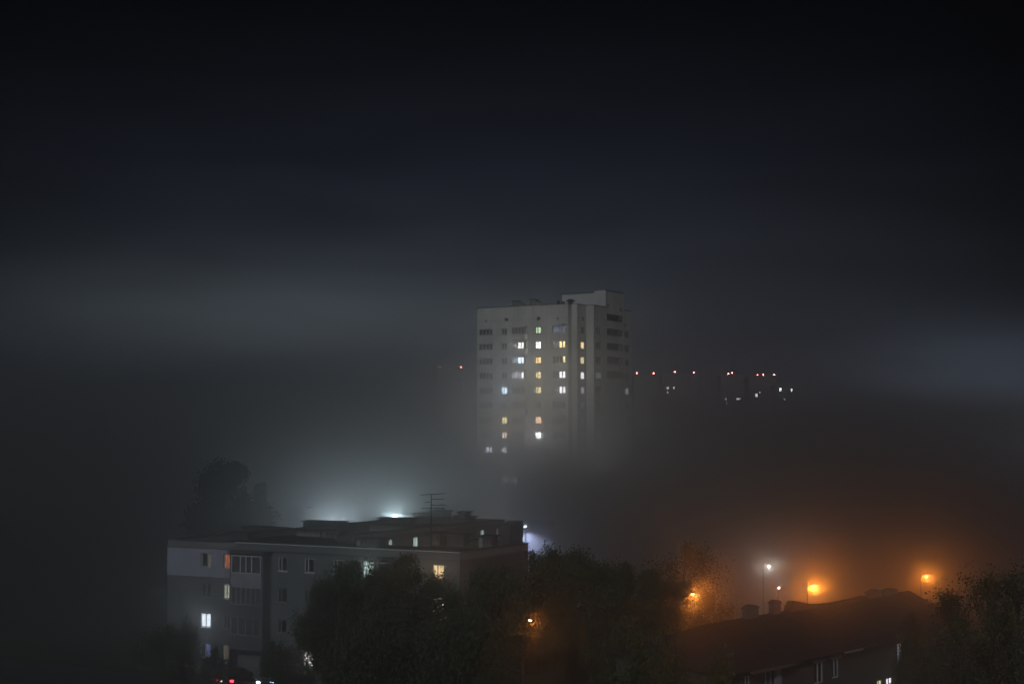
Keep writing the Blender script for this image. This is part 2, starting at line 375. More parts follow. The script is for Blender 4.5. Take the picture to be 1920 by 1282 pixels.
# seam and slightly set-back panel, column e (loggia)
TW.wall(A1, (A1r - A1).normalized(), (A1r - A1).length, 0, ZR)
uu, L = unit(A1, A2); 
se = hit(1048, A1, uu, ZK(0)); we = 2.9
tower_seg(A1, A2, [(se, ZK(k) + 0.0, we, 1.5) for k in range(NR)], [(hit(1045.5, A1, uu, 42.8), zat(597, 241), 0.3, 0.65)], shift=1.1)
espec = {0: ('loggia', None, 'glass'), 1: ('warm', (2, 3), 'faint'), 2: ('yellow', (3,), 'glass'), 3: ('pale', (2, 3), 'glass'), 4: ('pale', (2, 3), 'faint')}
for k in range(NR):
    m_, l_, r_ = espec.get(k, ('glass', None, 'glass'))
    window(T, A1, uu, se, ZK(k), we, 1.5, 'four', m_, 'framed', lit=l_, rest=r_)
sh = MB(); sh.fbox(A1, uu, se - 1.5, se + 0.5, 0, 0.25, ZK(0) + 0.80, ZK(0) + 0.88); sh.build('window_hood', M['frame'], T)
sh = MB(); sh.fbox(A1, uu, se + 0.5, se + 1.5, 0, 0.35, ZK(0) + 0.92, ZK(0) + 0.98); sh.build('window_hood', M['dmetal'], T)
# stepped right-hand side
tower_seg(A2, B0); tower_seg(B0, B1, shift=2)
uf, Lf = unit(B1, B2); sf = hit(1092.3, B1, uf, ZK(0)); wf = 1.5
tower_seg(B1, B2, [(sf, ZK(k) - 0.1, wf, 1.5) for k in range(NR)], [(hit(1093.5, B1, uf, 42), zat(597.5, 243), 0.9, 0.75)])
fspec = {1: 'warm', 2: 'yellow', 3: 'pale', 4: 'dimwhite'}
for k in range(NR):
    window(T, B1, uf, sf, ZK(k) - 0.1, wf, 1.5, 'two', fspec.get(k, 'glass'), 'framed' if k not in fspec else 'frame', cast=False)
tower_seg(B2, B3)
ug, Lg = unit(B3, B4); sg = hit(1122, B3, ug, ZK(0)); wg = 2.2
tower_seg(B3, B4, [(sg, ZK(k), wg, 1.5) for k in range(NR)], [(hit(1121.5, B3, ug, 42), zat(600.5, 245), 0.5, 0.6)])
for k in range(NR):
    if k == 9: window(T, B3, ug, sg, ZK(k), wg, 1.5, 'three', 'deepbright', lit=(1,))
    else: window(T, B3, ug, sg, ZK(k), wg, 1.5, 'three', {7: 'faint', 3: 'faint'}.get(k, 'glass'), 'framed')
# core face with long open balconies, carried up past the roof
ZC = zat(543.8, B4.y); uh, Lh = unit(B4, B5)
bal = []
for i, (ya, yb) in enumerate(((589, 602), (616, 629), (643, 656), (669, 682), (696, 709))):
    bal.append((0.55, Lh - 0.5, zat(yb, B4.y + 2), zat(ya, B4.y + 2)))
TW.wall(B4, uh, Lh, 0, ZC, bal + [(hit(x, B4, uh, 46) - 0.35, hit(x, B4, uh, 46) + 0.35, zat(y + 3, B4.y + 2), zat(y - 3.5, B4.y + 2)) for x, y in ((1140.3, 573.5), (1164.5, 578.5))], 0.25)
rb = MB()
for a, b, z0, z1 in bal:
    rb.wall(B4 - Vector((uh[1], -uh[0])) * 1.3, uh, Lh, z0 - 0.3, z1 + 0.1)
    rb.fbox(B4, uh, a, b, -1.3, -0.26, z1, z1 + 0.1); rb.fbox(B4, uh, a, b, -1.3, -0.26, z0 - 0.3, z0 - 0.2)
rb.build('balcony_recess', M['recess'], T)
for a, b, z0, z1 in bal[:3]:
    d = MB(); d.fbox(B4, uh, 2.3, 3.2, -1.29, -1.2, z0 - 0.2, z1 - 0.2); d.build('balcony_door', M['dmetal'], T)
back_n = -Vector((uh[1], -uh[0]))
TW.wall(B5, unit(B5, B5 + back_n)[0], 6, ZR - 1, ZC)
# rest of the plan
ui, Li = unit(B6, B7); si = hit(1175.5, B6, ui, ZK(0)); 
tower_seg(B5, B6)
tower_seg(B6, B7, [(si, ZK(k), 1.6, 1.5) for k in range(NR)], [(hit(1172.5, B6, ui, 42), zat(609, 254), 0.5, 0.7)])
for k in range(NR):
    if k == 4: window(T, B6, ui, si, ZK(k), 1.6, 1.5, 'two', 'dimwhite')
    elif k < 9: window(T, B6, ui, si, ZK(k), 1.6, 1.5, 'two', 'glass', 'framed')
tower_seg(B7, C1_); tower_seg(C1_, A00b); tower_seg(A00b, A00); tower_seg(A00, A0b, shift=1); tower_seg(A0b, A0)
TW.build('wall', M['tower'], T)
poly = [A0, A1, A2, B0, B1, B2, B3, B4, B5, B6, B7, C1_, A00b, A00, A0b]
rf = MB(); rf.face([(p.x, p.y, ZR - 0.02) for p in poly]); rf.build('roof', M['bitumen'], T)
ed = MB()
for i in range(len(poly)):
    p, q = poly[i], poly[(i + 1) % len(poly)]
    if p is B4 or p is B5: continue
    w_, l_ = unit(p, q)
    if l_ > 0.05: ed.fbox(p, w_, -0.05, l_ + 0.05, -0.3, 0.07, ZR - 0.012, ZR + 0.15)
ed.build('roof_edge', M['slab'], T)
# penthouse: machine room core and lower wing
pen = MB(); sL = hit(1114, B4, -u, ZC)
coreL = B4 - u * sL
pen.wall(coreL, u, sL, ZR, ZC)
pen.wall(coreL + v * Lh, -v, Lh, ZR, ZC); pen.wall(B5, -u, sL, ZR, ZC)
pen.face([(p.x, p.y, ZC) for p in (coreL, B4, B5, coreL + v * Lh)])
P2 = coreL + v * 0.35; l2 = hit(1053.5, P2, -u, ZC - 1); ZP = zat(550.5, P2.y + 2)
pen.wall(P2 - u * l2, u, l2, ZR, ZP); pen.wall(P2 - u * l2 + v * 5, -v, 5, ZR, ZP); pen.wall(P2 + v * 5, -u, l2, ZR, ZP)
pen.face([(p.x, p.y, ZP) for p in (P2 - u * l2, P2, P2 + v * 5, P2 - u * l2 + v * 5)])
pen.build('machine_room', M['tower2'], T)
e2 = MB(); e2.fbox(P2 - u * l2, u, -0.2, l2 - 0.02, -5, 0.15, ZP + 0.003, ZP + 0.16); e2.fbox(coreL, u, -0.08, sL + 0.08, -Lh, 0.08, ZC + 0.003, ZC + 0.12)
e2.build('machine_room_roof', M['slab'], T)
# wedge hoods and a cowl on the roof
for x0, x1, yt in ((960.5, 990, 568.2), (994, 1022, 567)):
    hd = MB(); w_, l_ = unit(A0, A1); P = A0 + v * 2.5
    a = hit(x0, P, w_, ZR); b = hit(x1, P, w_, ZR); zt = zat(yt, P.y - w_[1])
    n_ = Vector((w_[1], -w_[0]))
    def pt(s_, b_, z_): q_ = P + w_ * s_ - n_ * b_; return (q_.x, q_.y, z_)
    hd.face([pt(a, 0, ZR), pt(b, 0, ZR), pt(a + 0.7, 0, zt), pt(a, 0, zt)]); hd.face([pt(a, 2, ZR), pt(a, 2, zt), pt(a + 0.7, 2, zt), pt(b, 2, ZR)])
    hd.face([pt(a, 0, ZR), pt(a, 0, zt), pt(a, 2, zt), pt(a, 2, ZR)]); hd.face([pt(a, 0, zt), pt(a + 0.7, 0, zt), pt(a + 0.7, 2, zt), pt(a, 2, zt)])
    hd.face([pt(a + 0.7, 0, zt), pt(b, 0, ZR), pt(b, 2, ZR), pt(a + 0.7, 2, zt)])
    hd.build('roof_hatch', M['vent'], T)
    h2 = MB(); h2.fbox(P, w_, a - 0.15, a + 0.85, -2.1, 0.1, zt + 0.003, zt + 0.12); h2.build('hatch_lid', M['dmetal'], T)
cw = MB(); c_ = at(1070, 566, 243)
for i in range(10):
    a0 = 2 * math.pi * i / 10; a1 = 2 * math.pi * (i + 1) / 10
    r_ = 1.0
    cw.face([(c_.x + r_ * math.cos(a0), c_.y + r_ * math.sin(a0), ZR + 0.75), (c_.x + r_ * math.cos(a1), c_.y + r_ * math.sin(a1), ZR + 0.75), (c_.x + .45 * math.cos(a1), c_.y + .45 * math.sin(a1), ZR + 1.15), (c_.x + .45 * math.cos(a0), c_.y + .45 * math.sin(a0), ZR + 1.15)])
cw.tube((c_.x, c_.y, ZR), (c_.x, c_.y, ZR + 1.15), 0.55, 0.45, 10)
cw.build('vent_cowl', M['dmetal'], T)
cw = MB(); c_ = at(1047, 567, 241); cw.tube((c_.x, c_.y, ZR), (c_.x, c_.y, ZR + 0.7), 0.3, 0.25, 8); cw.tube((c_.x + .8, c_.y, ZR), (c_.x + .8, c_.y, ZR + 0.55), 0.35, 0.3, 8)
cw.build('vent_pipe', M['dmetal'], T)

# ------------------------------------------------------------------ near L-shaped block
ZE = 12.4; ZROOF = 11.8
Bk = thing('apartment_block', 'low L-shaped brick apartment block with flat dark roof covered in vents', 'apartment block', (-18, 125, 0))
P0 = plan(315, 123.5, ZE); P1 = plan(862, 111.5, ZE)
ua, La = unit(P0, P1)
ue = Vector((math.cos(R(51)), math.sin(R(51))))
P2_ = P1 + ue * hit(990, P1, ue, ZE)
E_ = plan(946, 147, ZE); F_ = plan(770, 150, ZE)
t_ = 25.9
den = ue[0] * (-ua[1]) + ua[0] * ue[1]
# intersection of back edge (from P2_ along -ua) and east wall (from E_ along -ue)
dx, dy = E_.x - P2_.x, E_.y - P2_.y
det = (-ua[0]) * (ue[1]) - (-ua[1]) * (ue[0])
sJ = (dx * ue[1] - dy * ue[0]) / det
J = P2_ - ua * sJ
AW = MB(); rowz = [10.65, 7.85, 5.05, 2.25]
def sA(px, z=10.65): return hit(px, P0, ua, z)
wcols = [(387, 1.15, 'right', {0: ('straw', (1,)), 2: ('icy', None), 3: ('dimblue', (1,))}),
         (428, 1.0, 'left', {0: ('orange', None), 1: ('lime', None), 3: ('straw', None)}),
         (530, 1.0, 'left', {}), (580, 1.05, 'left', {3: ('white', None)}), (634, 1.05, 'left', {1: ('dimwhite', None)}),
         (691, 1.1, 'half', {0: ('mint', None)}), (765, 1.05, 'left', {}), (822, 1.1, 'two', {0: ('amber', None), 1: ('pale', None)})]
holes = []
for px, w, kd, sp in wcols:
    for r in range(4): holes.append((sA(px) - w/2, sA(px) + w/2, rowz[r] - 0.66, rowz[r] + 0.66))
AW.wall(P0, ua, La, 0, ZE - 0.6, holes, 0.16)
bw = MB()
bw.wall(P1, ue, (P2_ - P1).length, 0, ZE - 0.05); bw.wall(P2_, -ua, sJ, 0, ZROOF)
# east wall of the rear wing
ub, Lb = unit(J, E_)
bh = []
for px, w, m_ in ((733, 0.55, 'mint'), (780, 0.75, 'mint'), (850, 0.9, 'glass'), (905, 0.65, 'mint'), (935, 0.8, 'faint')):
    s_ = hit(px, J, ub, 10.9)
    for r in range(4): bh.append((s_ - w/2, s_ + w/2, rowz[r] + 0.25 - 0.65, rowz[r] + 0.25 + 0.65))
    for r in range(2): window(Bk, J, ub, s_, rowz[r] + 0.25, w, 1.3, 'two', m_ if r == 0 else 'glass', 'frame', cast=False)
bw.wall(J, ub, Lb, 0, ZE - 0.1, bh, 0.16)
E2 = plan(960, 148.2, 11) ; 
bw.wall(E_, unit(E_, F_)[0], (F_ - E_).length, 0, ZE - 0.1); bw.wall(F_, unit(F_, P0)[0], (P0 - F_).length, 0, ZE - 0.1)
AW.build('wall', M['brickA'], Bk); bw.build('wall', M['brickEnd'], Bk, label='darker brown brick end and rear walls')
for px, w, kd, sp in wcols:
    for r in range(4):
        m_, lit = sp.get(r, ('glass', None))
        k2 = 'half' if (px in (387, 634) and r != 0) else kd
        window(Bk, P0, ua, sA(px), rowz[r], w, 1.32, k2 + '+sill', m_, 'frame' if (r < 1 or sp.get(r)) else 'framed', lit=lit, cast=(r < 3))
# pale insulated strip over the end flat on the top floor
ins = MB(); Li_ = sA(432.5)
ins.wall(P0, ua, Li_, rowz[0] - 1.55, ZE - 0.62, [h for h in holes if h[0] < Li_ and h[2] > 9], 0.2, off=0.07)
ins.wall(P0 - Vector((ua[1], -ua[0])) * 0.2, (Vector((ua[1], -ua[0]))), 0.27, rowz[0] - 1.55, ZE - 0.62)
ins.build('insulated_render', M['render'], Bk)
pp = MB(); pp.fbox(P0, ua, sA(445, ZE), La, -0.3, 0.02, ZE - 0.6, ZE); pp.build('parapet', M['brickA'], Bk)
pp = MB(); pp.fbox(P0, ua, 0, sA(445, ZE) - 0.01, -0.3, 0.02, ZE - 0.6, ZE); pp.fbox(P1, ue, 0, (P2_ - P1).length, -0.3, 0.02, ZE - 0.6, ZE + 0.12)
pp.fbox(J, ub, 0, Lb, -0.3, 0.02, ZE - 0.42, ZE); pp.fbox(F_, unit(F_, P0)[0], 0.2, (P0 - F_).length - 0.2, -0.3, 0.02, ZE - 0.6, ZE); pp.fbox(E_, unit(E_, F_)[0], 0, (F_ - E_).length, -0.3, 0.02, ZE - 0.6, ZE)
pp.build('parapet', M['parapet'], Bk)
cp = MB(); cp.fbox(P0, ua, sA(441, ZE), La + 0.05, -0.2, 0.12, ZE + 0.003, ZE + 0.07); cp.build('coping', M['coping'], Bk)
cp = MB(); cp.fbox(P0, ua, 0, sA(441, ZE), -0.35, 0.1, ZE + 0.003, ZE + 0.06); cp.fbox(P0, ua, 0, La, 0, 0.09, ZE - 0.68, ZE - 0.6); cp.fbox(P1, ue, 0, (P2_ - P1).length, -0.35, 0.1, ZE + 0.123, ZE + 0.18)
cp.fbox(J, ub, 0, Lb, -0.35, 0.1, ZE + 0.003, ZE + 0.08); cp.fbox(F_, unit(F_, P0)[0], 0.4, (P0 - F_).length - 0.4, -0.35, 0.1, ZE + 0.003, ZE + 0.06); cp.fbox(E_, unit(E_, F_)[0], 0.4, (F_ - E_).length - 0.4, -0.35, 0.1, ZE + 0.003, ZE + 0.06)
cp.build('coping', M['slab'], Bk)
rf = MB(); rf.face([(p.x, p.y, ZROOF) for p in (P0, P1, P2_, J)]); rf.face([(p.x, p.y, ZROOF) for p in (P0, J, E_, F_)])
rf.build('roof', M['bitumen'], Bk)
# low annex step at the far end of the wing
an = MB(); s9 = MB(); a1 = E_ - ub * 1.0; an.fbox(a1, -Vector((unit(E_, F_)[0])), -0.05, 1.25, -6, 0, 0, zat(983, 146)); an.build('stair_annex', M['brickEnd'], Bk)
for px in (508, 655):
    q = MB(); a = sA(px); p_ = P0 + ua * a + Vector((ua[1], -ua[0])) * 0.12; q.tube((p_.x, p_.y, 0.2), (p_.x, p_.y, ZE - 0.7), 0.06, 0.06, 6); q.build('downpipe', M['metal'], Bk)
# glazed loggias
nA = Vector((ua[1], -ua[0]))
def loggia(pxa, pxb, rows, glazed):
    a, b = sA(pxa), sA(pxb)
    # work at the projecting plane
    PF = P0 + nA * 1.25
    a = hit(pxa, PF, ua, 10.6); b = hit(pxb, PF, ua, 10.6)
    top = MB(); top.fbox(PF, ua, a - 0.25, b + 0.55, -1.2, 0.3, 11.62, 11.78); top.build('balcony_roof', M['slab'], Bk)
    side = MB(); side.fbox(PF, ua, b + 0.14, b + 0.32, -1.2, 0.0, 0.0, 11.6); side.fbox(PF, ua, a - 0.14, a - 0.0, -1.2, 0.0, 0, 11.6); side.build('balcony_side_wall', M['balcd'], Bk)
    for r in rows:
        zc = 10.6 - 2.8 * r
        pnl = MB(); pnl.fbox(PF, ua, a + 0.005, b + 0.135, -0.12, 0.0, zc - 2.0, zc - 0.86)
        pnl.fbox(PF, ua, a + 0.005, b + 0.135, -0.3, 0.06, zc - 2.12, zc - 2.003)
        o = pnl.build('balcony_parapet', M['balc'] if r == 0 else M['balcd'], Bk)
        hdr = MB(); hdr.fbox(PF, ua, a + 0.005, b + 0.135, -0.12, -0.02, zc + 0.83, zc + 0.99); hdr.build('balcony_lintel', M['balcd'], Bk)
        w = b - a + 0.05
        if r in glazed: window(Bk, PF, ua, (a + b) / 2 + 0.05, zc, w, 1.64, glazed[r], 'room', 'frame' if r == 0 else 'framed', inset=0.03)
loggia(433, 488, (0, 1, 2), {0: 'four_w', 1: 'six', 2: 'four'})
loggia(706, 748, (0, 1, 2), {0: 'three', 1: 'four', 2: 'four'})

# vent stacks on the roof
def rv(pxa, pxb, ytop, ybot, Z=ZROOF, slots=True, pale=False, along='a', slab=True, depth=1.4, facepale=False):
    # find the roof point under the stack
    lo, hi = 105.0, 158.0
    for _ in range(40):
        mid = (lo + hi) / 2
        if at((pxa + pxb) / 2, ybot, mid).z < Z: hi = mid
        else: lo = mid
    Y = (lo + hi) / 2; uu_ = ua if along == 'a' else ue
    P = plan((pxa + pxb) / 2, Y, Z)
    if along == 'e': a, b = -hit(pxb, P, -uu_, Z), None
    a = hit(pxa, P, uu_, Z); b = hit(pxb, P, uu_, Z)
    if a > b: a, b = b, a
    zt = zat(ytop, Y)
    body = MB(); cap = 0.12; zs = zt - (cap if slab else 0)
    inset = 0.22 if slab else 0
    if slots and zs - Z > 0.45 and b - a > 0.8:
        zm0 = Z + (zs - Z) * 0.38; zm1 = zs - 0.06
        k = max(2, int((b - a) / 0.42)); body.fbox(P, uu_, a + inset, b - inset, -depth, 0, Z - 0.02, zm0)
        body.fbox(P, uu_, a + inset, b - inset, -depth + 0.01, -0.15, zm0, zs)
        body.fbox(P, uu_, a + inset, b - inset, -0.149, 0, zm1, zs)
        w = (b - a - 2 * inset)
        for i in range(k + 1):
            s_ = a + inset + w * i / k; s_ = min(max(s_, a + inset + 0.07), b - inset - 0.07)
            body.fbox(P, uu_, s_ - 0.07, s_ + 0.07, -0.149, 0, zm0, zm1)
    else: body.fbox(P, uu_, a + inset, b - inset, -depth, 0, Z - 0.02, zs)
    o = body.build('roof_vent', M['ventpale'] if pale else M['vent'], Bk)
    if slab:
        c = MB(); c.fbox(P, uu_, a, b, -depth - 0.2, 0.2, zs + 0.003, zt); c.build('vent_cap', M['slab'], o)
    if facepale:
        c = MB(); c.fbox(P, uu_, a + inset - 0.1, a + inset + 0.28, 0.003, 0.05, Z, zs - 0.1); c.build('vent_end_panel', M['ventpale'], o)
rv(424, 467, 998, 1011, facepale=True); rv(452, 500, 987, 999); rv(503, 531, 989.5, 1003, pale=True); rv(565, 640, 977, 994)
rv(553, 604, 993, 1005, pale=True); rv(603, 640, 994.5, 1008, facepale=True); rv(654, 661, 1008, 1014, slab=False, slots=False, pale=True)
rv(667, 714, 1009, 1024, facepale=True); rv(706, 772, 971, 985); rv(689, 757, 983, 996, pale=True)
rv(770, 806, 962.5, 978, slots=False, depth=2.5); rv(803, 836, 957.5, 977, slots=False, depth=2); rv(846, 887, 967.5, 980, pale=False)
rv(855, 876, 959, 970, Z=ZROOF + 1.0, slots=False); rv(796, 828, 999, 1021, depth=1.8); rv(834, 873, 1002, 1022); rv(896, 927, 1004, 1027, facepale=True)
rv(880, 905, 1012, 1022, slots=False)

# ------------------------------------------------------------------ antennas
def yagi(b, p, w, n, L, tilt=0.0, r=0.018, ang=0.0):
    c, s = math.cos(ang), math.sin(ang)
    b.tube((p[0] - c * L/2, p[1] - s * L/2, p[2]), (p[0] + c * L/2, p[1] + s * L/2, p[2] + tilt), r, r, 5)
    for i in range(n):
        f = (i / (n - 1) - 0.5) if n > 1 else 0; ww = w * (1 - 0.3 * i / max(1, n - 1))
        q = (p[0] + c * f * L, p[1] + s * f * L, p[2] + tilt * (f + 0.5))
        b.tube((q[0] + s * ww/2, q[1] - c * ww/2, q[2] + 0.05), (q[0] - s * ww/2, q[1] + c * ww/2, q[2] - 0.02), r * 0.8, r * 0.8, 4)
def antenna(px, ytop, Y, zb, label, bars, rm=0.035):
    top = at(px, ytop, Y); o = thing('tv_antenna', label, 'antenna', (top.x, top.y, zb), group='television antennas on the block roof')
    m_ = MB(); m_.tube((top.x, top.y, zb), top, rm, rm * 0.7, 6); m_.build('mast', M['dmetal'], o)
    for (dy, L, n, w, ang, tilt, off) in bars:
        b = MB(); q = at(px + off, ytop + dy, Y); yagi(b, q, w, n, L, tilt, 0.048, ang); b.build('aerial', M['dmetal'], o)
antenna(808.5, 925, 121, ZROOF, 'tall black television antenna with four crossed aerials on a mast', [(2, 2.3, 6, 1.1, 0.25, 0.10, 3), (10, 1.15, 4, 0.9, 0.2, 0.0, 11), (21, 1.15, 4, 0.9, 0.2, 0.0, 11), (28, 2.0, 6, 1.0, -0.2, 0.05, 3), (16, 0.3, 2, 0.5, 1.0, 0, -6)], 0.075)
antenna(833, 944, 140, ZROOF, 'small antenna behind the tall one, beside the stepped rooftop box', [(3, 0.6, 3, 0.5, 0.3, 0, 0), (10, 0.5, 3, 0.4, 1.1, 0, 0)], 0.03)
antenna(580, 950, 141, ZROOF, 'thin single pole antenna with short crossbar at the wide vent', [(1, 0.8, 2, 0.3, 0.1, 0, 1)], 0.03)
antenna(619, 976, 140, ZROOF, 'flat bar aerial lying low just over the roofline', [(0, 1.6, 3, 0.4, 0.05, 0, 0)], 0.02)

# ------------------------------------------------------------------ trees
def tree_meshes(seed, H, W, crown0, leaves, lsize, twigs=(7, 5, 5), droop=0.0, upright=0.0, leafmat='leaf'):
    rnd = random.Random(seed); nr = np.random.RandomState(seed)
    br = MB(); tips = []
    def grow(p, d, L, r, lvl):
        segs = 3 if lvl < 2 else 2; q = p; dd = d.copy(); rr = r
        for i in range(segs):
            dd = (dd + Vector((rnd.uniform(-1, 1), rnd.uniform(-1, 1), rnd.uniform(-0.6, 0.8))) * 0.16 + Vector((0, 0, upright * 0.25 - droop * 0.28 * (lvl >= 2)))).normalized()
            e = q + dd * (L / segs); r2 = rr * (0.78 if i < segs - 1 else 0.6)
            br.tube(q, e, rr, r2, 6 if lvl < 2 else 4, False); q = e; rr = r2
            if lvl >= 2 or (lvl == 1 and i > 0): tips.append((q.copy(), L))
            if lvl < 3 and lvl >= 1:
                for _ in range(max(1, twigs[lvl - 1] // segs + (i == segs - 1))):
                    a = rnd.uniform(0, 2 * math.pi); sp = rnd.uniform(0.5, 1.1) * (1 - 0.6 * upright)
                    x = dd.orthogonal().normalized(); y = dd.cross(x)
                    nd = (dd + (x * math.cos(a) + y * math.sin(a)) * sp).normalized()
                    grow(q, nd, L * rnd.uniform(0.5, 0.75), rr * 0.6, lvl + 1)
    trunkr = H * 0.016; th = H * crown0
    pts = [Vector((0, 0, 0)), Vector((rnd.uniform(-.2, .2), rnd.uniform(-.2, .2), th * 0.6)), Vector((rnd.uniform(-.3, .3), rnd.uniform(-.3, .3), th)), Vector((rnd.uniform(-.5, .5), rnd.uniform(-.5, .5), H * 0.6)), Vector((rnd.uniform(-.6, .6), rnd.uniform(-.6, .6), H * 0.86))]
    rs = [trunkr * 1.3, trunkr, trunkr * 0.85, trunkr * 0.5, trunkr * 0.2]
    for i in range(4): br.tube(pts[i], pts[i + 1], rs[i], rs[i + 1], 8, False)
    for k in range(9):
        f = (k + 0.5) / 9; z = th * 0.9 + (H * 0.84 - th * 0.9) * f
        i = 1 if z < th else (2 if z < H * 0.6 else 3)
        t = (z - pts[i].z) / (pts[i + 1].z - pts[i].z); p = pts[i].lerp(pts[i + 1], min(1, max(0, t)))
        a = k * 2.4 + rnd.uniform(-0.4, 0.4); prof = math.sin(math.pi * min(1, 0.25 + f * 0.75)) ** 0.6
        reach = W / 2 * prof * rnd.uniform(0.7, 1.15) * (0.62 - 0.25 * upright)
        d = Vector((math.cos(a), math.sin(a), rnd.uniform(0.25, 0.8) + upright * 1.6)).normalized()
        grow(p, d, reach * (1 + upright), rs[i] * 0.55, 1)
    # leaves: small two-sided quads in clumps round the twig ends
    T_ = np.array([tuple(t[0]) for t in tips]); Ls = np.array([t[1] for t in tips])
    idx = nr.randint(0, len(T_), leaves); clump = nr.rand(len(T_)) ** 1.3
    keep = nr.rand(leaves) < (0.25 + 0.75 * clump[idx]); idx = idx[keep]; n_ = len(idx)
    c = T_[idx] + nr.normal(0, 1, (n_, 3)) * (0.22 + 0.14 * Ls[idx])[:, None] * np.array([1, 1, 0.85])
    if droop: c[:, 2] -= np.abs(nr.normal(0, 0.5 * droop, n_))
    a = nr.normal(0, 1, (n_, 3)); a /= np.linalg.norm(a, axis=1)[:, None]
    b = np.cross(a, nr.normal(0, 1, (n_, 3))); b /= np.linalg.norm(b, axis=1)[:, None]
    s = lsize * (0.6 + 0.8 * nr.rand(n_))[:, None]
    V = np.stack([c - a * s, c + b * s * 0.55, c + a * s, c - b * s * 0.55], 1).reshape(-1, 3)
    me = bpy.data.meshes.new('crown'); me.vertices.add(len(V)); me.vertices.foreach_set('co', V.ravel())
    me.loops.add(len(V)); me.loops.foreach_set('vertex_index', np.arange(len(V), dtype=np.int32))
    me.polygons.add(n_); me.polygons.foreach_set('loop_start', np.arange(0, len(V), 4, dtype=np.int32))
    me.materials.append(M[leafmat]); me.update(calc_edges=True); me.validate()
    zmax = float(np.percentile(V[:, 2], 99.7)); xmax = float(np.percentile(np.abs(V[:, 0]), 98))
    return br.mesh('trunk', M['bark']), me, zmax, xmax
PROTO = [tree_meshes(3, 12, 9, 0.22, 40000, 0.10), tree_meshes(8, 12, 8.5, 0.2, 36000, 0.10, leafmat='leafy'), tree_meshes(21, 12, 10, 0.22, 42000, 0.105),
         tree_meshes(5, 12, 8, 0.3, 17000, 0.075, (8, 6, 6), droop=0.9, leafmat='leafy'),      # 3 sparse drooping
         tree_meshes(14, 12, 6, 0.12, 5500, 0.075, (9, 7, 6), upright=1.0, leafmat='leafy'),   # 4 upright shoots
         tree_meshes(33, 4, 5, 0.1, 14000, 0.07, leafmat='leaf'),
         tree_meshes(41, 12, 10, 0.15, 30000, 0.16, leafmat='leafdark')]                              # 5 shrub
def tree(px, ytop, Y, pxw, proto, label, cat='tree', rz=0, name='tree', group='trees in the yard', zb=0):
    tr, cr, zm, xm = PROTO[proto]; top = at(px, ytop, Y); H = top.z - zb; W = pxw * Y / F
    o = thing(name, label, cat, (top.x, Y, zb), rz, group)
    sx = W / (2 * xm) if pxw else H / zm; sz = H / zm
    for nm, me in (('trunk', tr), ('crown', cr)):
        c = bpy.data.objects.new(nm, me); col.objects.link(c); c.parent = o
    o.scale = (sx, sx, sz)
    return o
tree(428, 866, 160, 150, 6, 'broad dark tree looming in fog behind the block, tallest on that side', rz=0.4, group='trees behind the block')
tree(480, 908, 162, 66, 6, 'slim dark tree in fog touching the broad tree behind the block', rz=1.4, group='trees behind the block')
T_L = [
 (592, 1112, 105, 70, 1, 0.7, 'small leafy tree at the outer end of the dark tree row'),
 (636, 1082, 104, 95, 0, 0.2, 'leafy tree before the block, second in the dark tree row'),
 (672, 1052, 103, 135, 2, 1.9, 'leafy tree before the block just below the mint lit window'),
 (745, 1046, 102, 140, 1, 0.9, 'leafy tree standing between the mint window and the amber window'),
 (812, 1074, 102, 105, 3, 2.6, 'thin leaved tree whose branches cross the amber lit window'),
 (905, 1070, 99, 118, 0, 3.5, 'leafy tree in front of the brown brick end wall'),
 (1040, 1030, 104, 150, 2, 4.4, 'tall leafy tree beside the end wall under the blue floodlights'),
 (985, 1075, 96, 110, 1, 5.3, 'leafy tree wrapped around the lone orange lamp among the trees'),
 (1105, 1058, 101, 110, 0, 6.0, 'leafy tree just past the tall one, above a whitish lit window'),
 (1165, 1053, 103, 105, 2, 0.6, 'rounded leafy tree with a small pointed top mid row'),
 (1232, 1078, 100, 120, 1, 2.2, 'low leafy tree at the foot of the drooping birch'),
 (1288, 1016, 109, 150, 3, 1.2, 'tall sparse drooping birch lit orange by the lamp behind it'),
 (1335, 1110, 105, 80, 3, 4.0, 'small sparse drooping birch beside the dark gabled roof'),
 (1068, 1042, 107, 90, 0, 2.9, 'narrow leafy tree close behind the tall one near the end wall'),
 (1200, 1068, 106, 100, 1, 5.5, 'leafy tree filling the gap between the pointed tree and the birch'),
 (938, 1066, 106, 105, 2, 1.1, 'leafy tree low against the brown end wall beside the amber window'),
 (1012, 1036, 108, 70, 3, 0.9, 'wispy thin leaved tree touching the end wall corner')]
for px, yt, Y, w, pr, rz, lb in T_L: tree(px, yt, Y, w * (1.45 if pr != 3 else 1.2), pr, lb, rz=rz)
T_S = [(1225, 1185, 79, 190, 2.3, 'wide dark shrub over the near end of the gabled house'), (1335, 1222, 77, 150, 0.4, 'dark shrub under the near eave of the gabled house'), (300, 1168, 112, 110, 0, 'dark shrub against the fog beyond the corner of the block'), (352, 1158, 113, 60, 2.0, 'dark shrub in front of the bright icy window corner'),
 (398, 1212, 112, 50, 1.0, 'small dark shrub under the icy window'), (522, 1196, 106, 70, 3.0, 'dark shrub at the outer edge of the tree row'),
 (1290, 1165, 98, 150, 5.0, 'dark shrub below the orange lit birch'), (1180, 1160, 96, 130, 4.0, 'dark shrub under the rounded leafy tree'), (860, 1150, 95, 190, 0.5, 'wide dark shrub beneath the amber window tree'), (700, 1160, 96, 190, 1.5, 'wide dark shrub beneath the mint window tree')]
for px, yt, Y, w, rz, lb in T_S: tree(px, yt, Y, w, 5, lb, 'shrub', rz, 'shrub', 'shrubs in the yard')
tree(574, 1236, 108, 34, 3, 'young bare stemmed tree crossing the lit ground floor window', rz=1.0)
